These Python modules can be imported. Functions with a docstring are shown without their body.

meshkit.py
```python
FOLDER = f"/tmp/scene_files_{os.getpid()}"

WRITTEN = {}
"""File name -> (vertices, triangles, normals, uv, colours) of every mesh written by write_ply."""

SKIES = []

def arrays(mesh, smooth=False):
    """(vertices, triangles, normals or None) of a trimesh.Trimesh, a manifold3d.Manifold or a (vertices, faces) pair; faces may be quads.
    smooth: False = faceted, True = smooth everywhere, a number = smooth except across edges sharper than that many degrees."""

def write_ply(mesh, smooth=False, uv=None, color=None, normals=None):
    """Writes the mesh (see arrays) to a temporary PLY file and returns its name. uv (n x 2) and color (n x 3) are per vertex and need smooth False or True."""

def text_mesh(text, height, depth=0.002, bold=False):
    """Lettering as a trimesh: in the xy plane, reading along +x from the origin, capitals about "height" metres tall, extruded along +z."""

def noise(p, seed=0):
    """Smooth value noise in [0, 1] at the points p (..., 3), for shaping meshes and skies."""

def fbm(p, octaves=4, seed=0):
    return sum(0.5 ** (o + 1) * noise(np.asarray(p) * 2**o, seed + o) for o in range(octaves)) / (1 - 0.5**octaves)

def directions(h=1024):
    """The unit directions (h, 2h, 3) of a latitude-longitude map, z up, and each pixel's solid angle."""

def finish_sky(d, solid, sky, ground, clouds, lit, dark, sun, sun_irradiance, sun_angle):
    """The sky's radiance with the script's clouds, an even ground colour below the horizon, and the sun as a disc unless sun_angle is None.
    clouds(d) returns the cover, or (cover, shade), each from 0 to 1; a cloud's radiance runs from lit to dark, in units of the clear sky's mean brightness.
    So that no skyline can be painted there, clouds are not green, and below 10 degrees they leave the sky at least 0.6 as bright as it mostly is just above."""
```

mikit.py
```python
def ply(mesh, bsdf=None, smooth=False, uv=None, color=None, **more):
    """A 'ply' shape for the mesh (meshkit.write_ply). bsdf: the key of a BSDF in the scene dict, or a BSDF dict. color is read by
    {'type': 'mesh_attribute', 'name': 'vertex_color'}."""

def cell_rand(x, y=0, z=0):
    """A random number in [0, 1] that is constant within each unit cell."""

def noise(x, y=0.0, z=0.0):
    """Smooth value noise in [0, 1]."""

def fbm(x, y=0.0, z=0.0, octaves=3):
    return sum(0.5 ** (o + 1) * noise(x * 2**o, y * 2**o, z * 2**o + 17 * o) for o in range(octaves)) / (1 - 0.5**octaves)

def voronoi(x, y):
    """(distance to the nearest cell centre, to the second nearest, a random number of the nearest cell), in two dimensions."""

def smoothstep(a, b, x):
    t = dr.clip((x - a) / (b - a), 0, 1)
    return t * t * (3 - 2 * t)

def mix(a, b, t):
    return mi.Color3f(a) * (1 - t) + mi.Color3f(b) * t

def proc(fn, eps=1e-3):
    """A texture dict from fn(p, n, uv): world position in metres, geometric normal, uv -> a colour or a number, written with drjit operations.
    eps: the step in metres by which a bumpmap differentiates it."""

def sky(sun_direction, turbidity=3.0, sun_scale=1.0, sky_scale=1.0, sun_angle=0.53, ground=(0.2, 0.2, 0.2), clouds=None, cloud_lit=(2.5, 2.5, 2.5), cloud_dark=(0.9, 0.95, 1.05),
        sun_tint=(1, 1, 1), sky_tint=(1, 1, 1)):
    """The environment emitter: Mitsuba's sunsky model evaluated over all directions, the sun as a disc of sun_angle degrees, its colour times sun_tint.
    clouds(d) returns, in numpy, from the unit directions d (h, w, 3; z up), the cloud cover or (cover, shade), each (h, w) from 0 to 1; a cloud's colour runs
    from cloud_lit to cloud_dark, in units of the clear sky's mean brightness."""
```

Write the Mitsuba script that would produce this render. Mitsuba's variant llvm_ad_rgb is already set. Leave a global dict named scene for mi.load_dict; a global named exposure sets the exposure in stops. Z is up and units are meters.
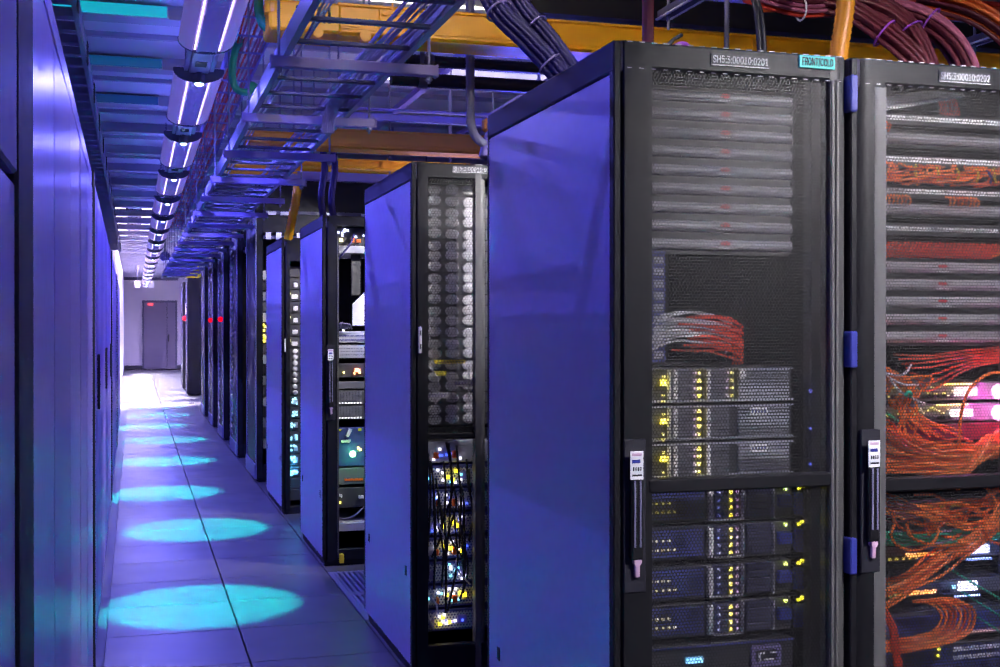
import math, random
import numpy as np
import trimesh
import mitsuba as mi
import mikit, meshkit
from scipy.spatial import ConvexHull

T = mi.ScalarTransform4f
rnd = random.Random(11)
scene, labels = {'type': 'scene'}, {}

# ------------------------------------------------------------------ camera, light, exposure
EYE = 1.42
YAW = math.atan(365 / 1210)
PITCH = math.atan(5.5 / 1210)
scene['camera'] = {'type': 'perspective', 'fov': 2 * math.degrees(math.atan(500 / 1210)), 'fov_axis': 'x', 'near_clip': 0.05, 'far_clip': 200.0,
                   'to_world': T().look_at(origin=[0, 0, EYE], target=[math.sin(YAW), math.cos(YAW), EYE - math.tan(PITCH)], up=[0, 0, 1])}
exposure = 6.5
GAIN = 2.0 ** -exposure           # the emission values below are as seen at that exposure
BLUE = (1.15, 1.10, 7.6)          # the wide blue lamp of each spot module (W/sr)
CYAN = (0.0, 98.0, 82.0)
FAR_WHITE = (210.0, 185.0, 205.0)   # the same lamps at the far end are white         # its narrow cyan beam
ADDED_UPLIGHT = (0.66, 0.76, 4.6)      # unseen glow added on the fixture tops to light the ceiling
SLIT = (2.2, 1.7, 3.0)           # bright lens strips of the aisle fixtures
COLD_AISLE = (6.0, 6.0, 7.0)  # white ceiling lamps over the cold aisle in front of the first row
ADDED_WASH = (46.0, 40.0, 33.0)          # added unseen lamp to brighten the raceways behind the nearest cabinet
ADDED_SPOT = (36.0, 34.0, 36.0)   # white spots added to brighten the cabinet fronts (W/sr)
HOT_TUBE = (7.0, 6.5, 9.0)
ADDED_UP_BLUE = (4.5, 5.0, 52.0)        # added hidden lamp on a cabinet top, turns the ceiling blue
ADDED_UP_LILAC = (10.0, 8.4, 19.0)      # added hidden lamp on a cabinet top, turns the ceiling lilac
FAR_PANEL = (36.0, 29.0, 46.0)     # lit ceiling panels at the far end
ADDED_FAR_LAMP = (30.0, 25.0, 46.0)  # hidden lamps added to brighten the far wall
def glow(c): return {'type': 'rgb', 'value': [float(x) * GAIN for x in c]}
def rgb(c): return {'type': 'rgb', 'value': [float(x) for x in c]}

# ------------------------------------------------------------------ meshes
def _chamfer_topology():
    s = [(x, y, z) for x in (-1, 1) for y in (-1, 1) for z in (-1, 1)]
    p = np.array([[c[k] * (1.0 if k == a else 0.8) for k in range(3)] for c in s for a in range(3)])
    h = ConvexHull(p)
    f = h.simplices.copy()
    for i, t in enumerate(f):
        n = np.cross(p[t[1]] - p[t[0]], p[t[2]] - p[t[0]])
        if n @ p[t].mean(0) < 0: f[i] = t[::-1]
    return s, f
CORNERS, CH_F = _chamfer_topology()
BOX_F = np.array([[0, 1, 3], [0, 3, 2], [4, 6, 7], [4, 7, 5], [0, 4, 5], [0, 5, 1], [2, 3, 7], [2, 7, 6], [0, 2, 6], [0, 6, 4], [1, 5, 7], [1, 7, 3]])

class MB:
    def __init__(self): self.v, self.f, self.n = [], [], 0
    def add(self, v, f):
        v = np.asarray(v, float); self.v.append(v); self.f.append(np.asarray(f, int) + self.n); self.n += len(v); return self
    def box(self, x0, x1, y0, y1, z0, z1, ch=0.0, rx=0, ry=0, rz=0):
        c = np.array([(x0 + x1) / 2, (y0 + y1) / 2, (z0 + z1) / 2]); h = np.array([x1 - x0, y1 - y0, z1 - z0]) / 2
        if ch > 0:
            ch = min(ch, h.min() * 0.45)
            v = np.array([[s[k] * (h[k] if k == a else h[k] - ch) for k in range(3)] for s in CORNERS for a in range(3)]); f = CH_F
        else:
            v = np.array(CORNERS, float) * h; f = BOX_F
        for ax, ang in ((0, rx), (1, ry), (2, rz)):
            if ang:
                v = v @ trimesh.transformations.rotation_matrix(math.radians(ang), np.eye(3)[ax])[:3, :3].T
        return self.add(v + c, f)
    def tube(self, pts, r, n=6):
        p = np.asarray(pts, float); t = np.gradient(p, axis=0); t /= np.linalg.norm(t, axis=1, keepdims=True) + 1e-12
        a = np.cross(t[0], [0, 0, 1.0] if abs(t[0][2]) < 0.9 else [1.0, 0, 0]); a /= np.linalg.norm(a)
        A = []
        for k in range(len(p)):
            a = a - t[k] * (a @ t[k]); a /= np.linalg.norm(a) + 1e-12; A.append(a)
        A = np.array(A); B = np.cross(t, A); ang = np.arange(n) * 2 * math.pi / n
        r = np.broadcast_to(r, (len(p),))
        v = (p[:, None] + r[:, None, None] * (np.cos(ang)[None, :, None] * A[:, None] + np.sin(ang)[None, :, None] * B[:, None])).reshape(-1, 3)
        i, j = np.meshgrid(np.arange(len(p) - 1), np.arange(n), indexing='ij'); j2 = (j + 1) % n
        q = np.stack([i * n + j, i * n + j2, (i + 1) * n + j2, (i + 1) * n + j], -1).reshape(-1, 4)
        f = np.vstack([q[:, [0, 1, 2]], q[:, [0, 2, 3]]])
        c0 = [[0, k + 1, k] for k in range(1, n - 1)]; m = (len(p) - 1) * n
        c1 = [[m, m + k, m + k + 1] for k in range(1, n - 1)]
        return self.add(v, np.vstack([f, c0, c1]))
    def cyl(self, p0, p1, r, n=12): return self.tube([p0, p1], r, n)
    def prism(self, poly, z0, z1, axis=2):
        """poly: counter-clockwise (a, b) outline, extruded from z0 to z1; axis 2: (x, y) along z, 0: (y, z) along x, 1: (x, z) along y."""
        poly = np.asarray(poly, float); n = len(poly)
        def lift(z):
            zz = np.full(n, z)
            if axis == 2: return np.column_stack([poly[:, 0], poly[:, 1], zz])
            if axis == 0: return np.column_stack([zz, poly[:, 0], poly[:, 1]])
            return np.column_stack([poly[:, 0], zz, poly[:, 1]])
        tri = np.asarray(trimesh.creation.triangulate_polygon(__import__('shapely').Polygon(poly), engine='earcut')[1])
        i = np.arange(n); j = (i + 1) % n
        side = np.vstack([np.column_stack([i, j, j + n]), np.column_stack([i, j + n, i + n])])
        f = np.vstack([tri[:, ::-1], tri + n, side])
        if axis == 1: f = f[:, ::-1]
        return self.add(np.vstack([lift(z0), lift(z1)]), f)
    def ball(self, c, r, sub=1, squash=(1, 1, 1)):
        m = trimesh.creation.icosphere(sub, 1.0)
        return self.add(np.array(m.vertices) * r * np.array(squash) + np.array(c), m.faces)
    def text(self, s, height, x, y, z, depth=0.0015):
        """Lettering on a face that looks towards -y, starting at x, baseline z."""
        m = meshkit.text_mesh(s, height, depth)
        v = np.array(m.vertices); return self.add(np.column_stack([v[:, 0] + x, y - v[:, 2], v[:, 1] + z]), m.faces)
    def mesh(self): return np.vstack(self.v), np.vstack(self.f)

def spline(pts, per=6):
    p = np.asarray(pts, float); q = np.vstack([2 * p[0] - p[1], p, 2 * p[-1] - p[-2]]); out = []
    for i in range(1, len(q) - 2):
        for k in range(per):
            t = k / per
            out.append(0.5 * (2 * q[i] + (q[i + 1] - q[i - 1]) * t + (2 * q[i - 1] - 5 * q[i] + 4 * q[i + 1] - q[i + 2]) * t * t + (3 * q[i] - q[i - 1] - 3 * q[i + 1] + q[i + 2]) * t ** 3))
    return np.array(out + [p[-1]])

def perforated(x0, x1, z0, z1, y, pitch, hole=0.74):
    """A flat sheet of hexagonal cells, each with a hexagonal hole."""
    dz = pitch * math.sqrt(3) / 2
    nr, nc = int(math.ceil((z1 - z0) / dz)) + 1, int(math.ceil((x1 - x0) / pitch)) + 1
    r, c = np.meshgrid(np.arange(nr), np.arange(nc), indexing='ij')
    cx = (x0 + (c + 0.5 * (r % 2)) * pitch).ravel(); cz = (z0 + r * dz).ravel()
    ang = np.pi / 6 + np.arange(6) * np.pi / 3; R = pitch / math.sqrt(3)
    ring = np.vstack([np.column_stack([np.cos(ang), np.sin(ang)]) * R, np.column_stack([np.cos(ang), np.sin(ang)]) * R * hole])
    V = np.stack([cx[:, None] + ring[None, :, 0], np.full((len(cx), 12), y), cz[:, None] + ring[None, :, 1]], -1)
    V[..., 0] = np.clip(V[..., 0], x0, x1); V[..., 2] = np.clip(V[..., 2], z0, z1)
    i = np.arange(6); j = (i + 1) % 6
    F = np.vstack([np.column_stack([i, j, j + 6]), np.column_stack([i, j + 6, i + 6])])
    return V.reshape(-1, 3), (F[None] + (np.arange(len(cx)) * 12)[:, None, None]).reshape(-1, 3)

# ------------------------------------------------------------------ entries
used = {}
def numbered(key):
    n = used.get(key, 0); used[key] = n + 1
    return key if n == 0 else f'{key}_{n:03d}'
def thing(name, label, cat, group=None, kind=None):
    key = numbered(name); labels[key] = {'label': label, 'category': cat}
    if group: labels[key]['group'] = group
    if kind: labels[key]['kind'] = kind
    return key
def put(key, shape, emit=None, label=None, kind=None, weight=0.002, at=None):
    d = dict(shape)
    if at is not None: d['to_world'] = T().translate(list(map(float, at)))
    if emit is not None: d['emitter'] = {'type': 'area', 'radiance': glow(emit), 'sampling_weight': weight}
    scene[key] = d
    if label or kind: labels[key] = {**labels.get(key, {}), **({'label': label} if label else {}), **({'kind': kind} if kind else {})}
    return key
EACH = set('port_block bay_edge orange_plug holder rod nut threaded_rod side_wire clamp lever_edge keyhole bezel flange badge_frame plug yellow_tab white_tab block socket post round_plug inner_wire face keyhole bolt coupling_bolt'.split())
def part(parent, name, mb, mat=None, smooth=False, **more):
    if isinstance(mb, MB) and name in EACH and len(mb.v) > 1:
        for v, f, o in zip(mb.v, mb.f, np.cumsum([0] + [len(v) for v in mb.v])): part(parent, name, (v, f - o), mat, smooth, **more)
        return None
    shape = mb if isinstance(mb, dict) else mikit.ply(mb.mesh() if isinstance(mb, MB) else mb, mat, smooth)
    return put(numbered(f'{parent}__{name}'), shape, **more)
def single(name, mb, mat, label, cat, group=None, smooth=False, emit=None, weight=0.002, kind=None):
    key = thing(name, label, cat, group, kind)
    return put(key, mikit.ply(mb.mesh() if isinstance(mb, MB) else mb, mat, smooth), emit=emit, weight=weight)
def structure(key, mb, mat, label=None, smooth=False):
    used[key] = 1; labels[key] = {'kind': 'structure', **({'label': label} if label else {})}
    return put(key, mikit.ply(mb.mesh() if isinstance(mb, MB) else mb, mat, smooth))

# ------------------------------------------------------------------ materials
def principled(key, color, rough=0.5, spec=0.5, metal=0.0, **kw):
    c = rgb(color) if isinstance(color, (tuple, list)) else color
    scene[key] = {'type': 'twosided', 'b': {'type': 'principled', 'base_color': c, 'roughness': rough, 'specular': spec, 'metallic': metal, **kw}}
def speckle(base, amount, scale):
    return mikit.proc(lambda p, n, uv: mi.Color3f(base) * (1 - amount + 2 * amount * mikit.fbm(p.x * scale, p.y * scale, p.z * scale, 2)))
principled('floor_tile_mat', speckle((0.112, 0.112, 0.120), 0.10, 6.0), 0.40, 0.35)
principled('floor_tile_mat_2', speckle((0.106, 0.106, 0.114), 0.10, 6.0), 0.43, 0.35)
principled('joint_mat', (0.05, 0.05, 0.07), 0.8)
principled('subfloor_mat', (0.11, 0.11, 0.12), 0.5)
principled('ceiling_mat', (0.62, 0.62, 0.66), 0.8, 0.2)
principled('beam_mat', (0.42, 0.42, 0.48), 0.5)
principled('wall_mat', (0.66, 0.64, 0.68), 0.7, 0.2)
principled('door_mat', (0.22, 0.20, 0.28), 0.6, 0.3)
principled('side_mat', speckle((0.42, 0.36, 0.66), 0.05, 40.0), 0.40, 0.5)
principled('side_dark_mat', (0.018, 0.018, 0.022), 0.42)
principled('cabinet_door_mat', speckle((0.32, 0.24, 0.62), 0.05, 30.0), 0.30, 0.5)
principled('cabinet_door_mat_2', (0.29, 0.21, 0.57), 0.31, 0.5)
principled('black_mat', (0.018, 0.018, 0.020), 0.42)
principled('frame_mat', (0.012, 0.012, 0.015), 0.45, 0.28)
principled('top_strip_mat', (0.05, 0.045, 0.075), 0.6, 0.2)
principled('stile_mat', (0.075, 0.075, 0.076), 0.42, 0.5)
principled('stile_lit_mat', (0.12, 0.12, 0.12), 0.45, 0.4)  # paler copy of the stile paint, standing for light on it
principled('mesh_mat', (0.022, 0.022, 0.024), 0.45)
principled('dark_gear_mat', (0.06, 0.06, 0.07), 0.5)
principled('gear_mat', (0.16, 0.16, 0.19), 0.4)
principled('gear_blue_mat', (0.06, 0.07, 0.26), 0.4)
principled('gear_dim_mat', (0.06, 0.06, 0.12), 0.4)
principled('gear_light_mat', (0.45, 0.46, 0.52), 0.4)
principled('blank_mat', (0.36, 0.34, 0.38), 0.40)
principled('steel_mat', (0.22, 0.22, 0.34), 0.42, 0.4)
principled('steel_dark_mat', (0.10, 0.10, 0.16), 0.45)
principled('white_mat', (0.85, 0.85, 0.87), 0.5)
principled('label_black_mat', (0.02, 0.02, 0.03), 0.5)
principled('maroon_panel_mat', (0.13, 0.008, 0.02), 0.5)
principled('teal_mat', (0.05, 0.55, 0.48), 0.5)
principled('red_mat', (0.50, 0.02, 0.03), 0.5)
principled('pink_metal_mat', (0.60, 0.40, 0.55), 0.3)
principled('blue_plastic_mat', (0.04, 0.05, 0.30), 0.4)
principled('purple_mat', (0.30, 0.06, 0.45), 0.5)
principled('violet_mat', (0.26, 0.22, 0.50), 0.5)
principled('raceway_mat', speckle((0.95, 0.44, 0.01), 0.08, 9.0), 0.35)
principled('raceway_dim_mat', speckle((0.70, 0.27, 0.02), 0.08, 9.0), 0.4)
principled('yellow_mat', (0.90, 0.72, 0.03), 0.45)
principled('orange_cable_mat', (0.97, 0.20, 0.035), 0.28)
principled('orange_cable_mat_2', (0.98, 0.27, 0.06), 0.25)
principled('orange_cable_mat_3', (0.62, 0.07, 0.015), 0.3)
principled('red_cable_mat', (0.70, 0.06, 0.03), 0.42)
principled('maroon_cable_mat', (0.13, 0.02, 0.032), 0.45)
principled('pink_cable_mat', (0.48, 0.14, 0.22), 0.45)
principled('white_cable_mat', (0.75, 0.74, 0.78), 0.45)
principled('grey_cable_mat', (0.28, 0.25, 0.42), 0.45)
principled('blue_cable_mat', (0.016, 0.012, 0.11), 0.5)
principled('green_cable_mat', (0.03, 0.42, 0.22), 0.45)
principled('black_cable_mat', (0.025, 0.025, 0.03), 0.45)
principled('yellow_cable_mat', (0.80, 0.60, 0.05), 0.45)
principled('shade_mat', (0.66, 0.58, 0.70), 0.45)
principled('lamp_mat', (0.5, 0.5, 0.5), 0.4)

# ------------------------------------------------------------------ the setting
X0, X1, Y0, Y1, ZC = -1.3, 6.0, -3.2, 43.5, 3.2
ROW = 1.068                       # the aisle face of the rack rows
structure('floor', MB().box(X0, X1, Y0, Y1, -0.12, -0.028), 'subfloor_mat', 'pale raised floor of square panels')
tile = [mikit.ply(MB().box(0.003, 0.597, 0.003, 0.597, -0.03, 0.0, 0.002).mesh(), m) for m in ('floor_tile_mat', 'floor_tile_mat_2')]
SEAM = 6.42 - 0.6 * 8
def put_tile(x, y): put(numbered('floor__tile'), rnd.choice(tile), at=(x, y, 0))
for cx in range(-2, 4):
    for k in range(0, 70):
        x, y = 0.468 + 0.6 * cx, SEAM + 0.6 * k
        if y > 42.8: break
        if cx >= 1 and (y > 25 or 8.0 < y < 8.05): continue
        if cx == -2: continue
        if cx == 3 : continue
        if cx == 1 and 5.75 < y < 6.9: continue      # the grilles lie there
        put_tile(x, y)
for gy in (SEAM + 0.6 * 7, SEAM + 0.6 * 8):
    g = thing('floor_grille', 'slatted floor air grille beside the second cabinet from the camera' if gy < 6 else 'slatted floor air grille in front of the third cabinet from the camera', 'floor grille')
    part(g, 'frame', MB().box(1.071, 1.665, gy + .003, gy + .035, -.03, 0).box(1.071, 1.665, gy + .565, gy + .597, -.03, 0).box(1.071, 1.10, gy + .035, gy + .565, -.03, 0).box(1.636, 1.665, gy + .035, gy + .565, -.03, 0), 'steel_mat')
    slat = mikit.ply(MB().box(0, .016, gy + .035, gy + .565, -.025, -.001, .002).mesh(), 'steel_mat')
    for k in range(18): part(g, 'slat', slat, at=(1.105 + .0297 * k, 0, 0))

structure('ceiling', MB().box(X0, X1, Y0, Y1, ZC, ZC + 0.1), 'ceiling_mat', 'blue-lit ceiling crossed by beams')
BEAM0, BEAMP = 6.98, 1.35
bm = mikit.ply(MB().box(X0, X1, -.045, .045, ZC - .075, ZC).box(X0, X1, -.075, .075, ZC - .085, ZC - .073).mesh(), 'beam_mat')
thin = mikit.ply(MB().box(X0, X1, -.02, .02, ZC - .03, ZC).mesh(), 'beam_mat')
for k in range(-5, 27):
    put(numbered('ceiling__beam'), bm, at=(0, BEAM0 + BEAMP * k, 0))
    put(numbered('ceiling__batten'), thin, at=(0, BEAM0 + BEAMP * (k + .5), 0))
structure('wall_far', MB().box(X0, X1, Y1 - .1, Y1, 0, ZC), 'wall_mat')
structure('wall_back', MB().box(X0, X1, Y0, Y0 + .1, 0, ZC), 'wall_mat')
structure('wall_right', MB().box(X1 - .1, X1, Y0, Y1, 0, ZC), 'wall_mat')
structure('wall_left', MB().box(X0, X0 + .1, Y0, 20.6, 0, ZC).box(X0, -.36, 20.6, Y1, 0, ZC), 'wall_mat', 'white wall beyond the left cabinets')
structure('trim_1', MB().box(-.36, 4, Y1 - .13, Y1 - .1, 0, .13, .004), 'label_black_mat', 'dark skirting on the far wall')
structure('trim_2', MB().box(-.36, 1.4, 42.2, 42.5, ZC - .17, ZC), 'steel_dark_mat')
d = structure('door_1', MB().box(.30, 1.34, Y1 - .17, Y1 - .11, 0.01, 2.3, .004), 'door_mat', 'plain dark double door in the far wall')
part(d, 'frame', MB().box(.24, .30, Y1 - .19, Y1 - .1, 0, 2.37).box(1.34, 1.40, Y1 - .19, Y1 - .1, 0, 2.37).box(.24, 1.4, Y1 - .19, Y1 - .1, 2.3, 2.37), 'steel_dark_mat')
part(d, 'leaf_joint', MB().box(1.05, 1.065, Y1 - .18, Y1 - .168, 0.02, 2.29), 'label_black_mat')
part(d, 'handle', MB().box(1.09, 1.13, Y1 - .24, Y1 - .17, .95, 1.2, .006), 'label_black_mat')
single('exit_light', MB().box(.42, .60, Y1 - .22, Y1 - .19, 2.20, 2.28, .006), 'red_mat', 'small red light at the top left corner of the far door', 'light', emit=(2.2, .15, .25))

# ------------------------------------------------------------------ aisle lights
LX, LP, LY = 0.32, 2.12, 6.5
AIM = {0: (0.0, -.08), 1: (.09, .20), 2: (-.09, .10), 3: (0, .55), 4: (.02, .95), 5: (-.14, 1.15), 6: (0.02, 1.3), 7: (0, 1.4)}
def arc(a0, a1, n, rx=.126, rz=.060): return [(rx * math.cos(a), rz * math.sin(a)) for a in np.linspace(a0, a1, n)]
def strip_section(a0, a1, th=.004):
    o = arc(a0, a1, 7); i = arc(a1, a0, 7, .126 - th, .060 - th); return o + i
FL = 1.42
PI = math.pi
shade_l = mikit.ply(MB().prism(strip_section(PI, PI * 1.33), 0, FL, 1).mesh(), 'shade_mat', 30)
shade_r = mikit.ply(MB().prism(strip_section(PI * 1.67, PI * 2), 0, FL, 1).mesh(), 'shade_mat', 30)
lens_l = mikit.ply(MB().prism(strip_section(PI * 1.345, PI * 1.366, .003), .03, FL - .03, 1).mesh(), 'white_mat')
lens_r = mikit.ply(MB().prism(strip_section(PI * 1.634, PI * 1.655, .003), .03, FL - .03, 1).mesh(), 'white_mat')
ribs = MB()
for k in range(34): ribs.box(-.042, .042, .03 + k * .041, .037 + k * .041, -.060, -.035)
ribs.box(-.046, -.040, 0, FL, -.058, -.03).box(.040, .046, 0, FL, -.058, -.03).box(-.042, .042, 0, FL, -.032, -.028)
louver = mikit.ply(ribs.mesh(), 'shade_mat')
cap_poly = arc(PI, 2 * PI, 15, .129, .064) + [(.129, .012), (-.129, .012)]
caps = [mikit.ply(MB().prism(cap_poly, a, b, 1).mesh(), 'steel_dark_mat', 30) for a, b in ((-.012, 0), (FL, FL + .012))]
housing = mikit.ply(MB().box(-.112, .112, 0, FL, .001, .022, .004).mesh(), 'shade_mat')
upglow = mikit.ply(MB().box(-.08, .08, .05, FL - .05, .0225, .0275).mesh(), 'white_mat')
coupling = mikit.ply(MB().box(-.05, .05, FL + .012, LP - .012, -.015, .03, .004).box(-.075, -.055, FL + .012, LP - .012, -.005, .02).box(.055, .075, FL + .012, LP - .012, -.005, .02).mesh(), 'beam_mat')
hole = [mikit.ply(MB().box(-.028, .028, FL + a, FL + a + .12, -.017, -.0151).mesh(), 'label_black_mat') for a in (.1, .4)]
rod = [mikit.ply(MB().cyl((a, b, .02), (a, b, ZC - 2.76), .005, 6).mesh(), 'steel_dark_mat') for a, b in ((-.06, .15), (.06, FL - .15))]
ordinal = ['first', 'second', 'third', 'fourth', 'fifth', 'sixth', 'seventh', 'eighth', 'ninth', 'tenth', 'eleventh', 'twelfth', 'thirteenth', 'fourteenth', 'fifteenth', 'sixteenth', 'seventeenth', 'eighteenth', 'nineteenth', 'twentieth',
           'twenty-first', 'twenty-second', 'twenty-third', 'twenty-fourth']
body = mikit.ply(MB().cyl((0, -.045, -.075), (0, -.045, -.03), .030, 14).box(-.012, .012, -.05, -.012, -.04, .0).mesh(), 'steel_dark_mat', 30)
lens = mikit.ply(MB().ball((0, -.045, -.076), .023, 1, (1, 1, .55)).mesh(), 'white_mat')
for k in range(-3, 16):
    y = LY + LP * k; at = (LX, y, 2.76); n = k + 1
    name = 'hanging half-round aisle luminaire with two bright slits, ' + (ordinal[n] + ' in line from the camera' if n >= 0 else ordinal[-n - 1] + ' behind the camera')
    f = thing('hanging_luminaire', name, 'ceiling lamp', 'half-round luminaires hung in line over the aisle')
    for nm, sh in (('end_cap', caps[0]), ('end_cap', caps[1]), ('housing', housing), ('coupling', coupling), ('rod', rod[0]), ('rod', rod[1])): part(f, nm, sh, at=at)
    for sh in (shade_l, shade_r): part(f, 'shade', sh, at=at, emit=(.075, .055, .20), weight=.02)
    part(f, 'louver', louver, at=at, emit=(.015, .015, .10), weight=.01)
    part(f, 'lens_strip', lens_l, at=at, emit=SLIT, weight=.04); part(f, 'lens_strip', lens_r, at=at, emit=[x * .7 for x in SLIT], weight=.04)
    part(f, 'added_uplight', upglow, at=at, emit=ADDED_UPLIGHT, weight=.7 if -2 < k < 5 else .15)
    if -2 <= k:
        part(f, 'socket', hole[0], at=at); part(f, 'socket', hole[1], at=at)
    s = thing('spot_lamp', 'small bright spot lamp on the near end of the ' + (ordinal[n] + ' hanging luminaire' if n >= 0 else ordinal[-n - 1] + ' luminaire behind the camera'), 'spot lamp', 'spot lamps under the aisle luminaires')
    part(s, 'body', body, at=at); part(s, 'lens', lens, at=at, emit=(14, 22, 26))
    dx, dy = AIM.get(k, (0, 0)); o = [LX, y - .045, 2.655]
    far = k >= 8
    scene[f'{s}_beam'] = {'type': 'spot', 'to_world': T().look_at(origin=o, target=[LX + dx, y - .045 + dy, 0], up=[0, 1, 0]), 'intensity': glow(FAR_WHITE if far else CYAN), 'cutoff_angle': 23.0 if far else 11.3, 'beam_width': 14.0 if far else 9.6, 'sampling_weight': .9 if 0 <= k < 6 else .7 if far and k < 15 else .2}
    if k > -4: scene[f'{s}_wide'] = {'type': 'spot', 'to_world': T().look_at(origin=o, target=[o[0], o[1], 0], up=[0, 1, 0]), 'intensity': glow([x * (.22 if k < 0 else 1) for x in BLUE]), 'cutoff_angle': 86.0, 'beam_width': 62.0, 'sampling_weight': 1.2 if k < 5 else .35}

for ux, uy, uc, lb in ((1.98, 5.70, ADDED_UP_BLUE, 'added blue up-lamp hidden on the top of the second row'), (1.98, 7.65, ADDED_UP_LILAC, 'added lilac up-lamp hidden on the top of the third row')):
    s = thing('added_up_lamp', lb, 'lamp'); part(s, 'tray', MB().box(ux - .28, ux + .28, uy - .10, uy + .10, 2.091, 2.13, .004), 'lamp_mat'); part(s, 'diffuser', MB().box(ux - .26, ux + .26, uy - .09, uy + .09, 2.131, 2.14), 'white_mat', emit=uc, weight=.8)
for k in range(0, 3):   # cyan light on the beam faces, put in as glowing bands
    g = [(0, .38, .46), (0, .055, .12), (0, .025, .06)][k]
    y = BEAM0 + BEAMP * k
    s = thing('cyan_glow_band', ['bright', 'dim', 'faint'][k] + ' cyan glow painted for light on the ceiling beam, ' + ordinal[k] + ' from the camera', 'painted light')
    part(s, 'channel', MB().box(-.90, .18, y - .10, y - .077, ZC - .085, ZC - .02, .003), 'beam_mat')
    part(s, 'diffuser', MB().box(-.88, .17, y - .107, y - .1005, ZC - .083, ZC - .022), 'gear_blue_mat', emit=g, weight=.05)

# white lit panels of the far ceiling
pane_d = [mikit.ply(MB().box(a, b, -.26, .26, -.02, 0, .003).mesh(), 'white_mat') for a, b in ((-.36, -.13), (-.095, .07), (.10, .24))]
for k in range(8, 23):
    y = BEAM0 + BEAMP * k + .66; z = ZC - .005
    s = thing('ceiling_light_panel', 'lit white ceiling panel of three panes over the far aisle, ' + ordinal[k - 8] + ' from the camera', 'ceiling lamp', 'lit ceiling panels at the far end of the aisle')
    part(s, 'frame', MB().box(-.40, .28, y - .30, y - .265, z - .03, z).box(-.40, .28, y + .265, y + .30, z - .03, z).box(-.13, -.095, y - .26, y + .26, z - .03, z).box(.07, .10, y - .26, y + .26, z - .03, z), 'label_black_mat')
    for j, sh in enumerate(pane_d):
        c = FAR_PANEL if j != 1 else ((.05, .04, .06) if k < 10 else (2.2, .7, 1.3) if k < 15 else (3, 2.2, 4))
        part(s, 'pane', sh, at=(0, y, z), emit=[x * (.12 if k < 11 else .5 if k < 13 else 1) for x in c], weight=.05)

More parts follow.
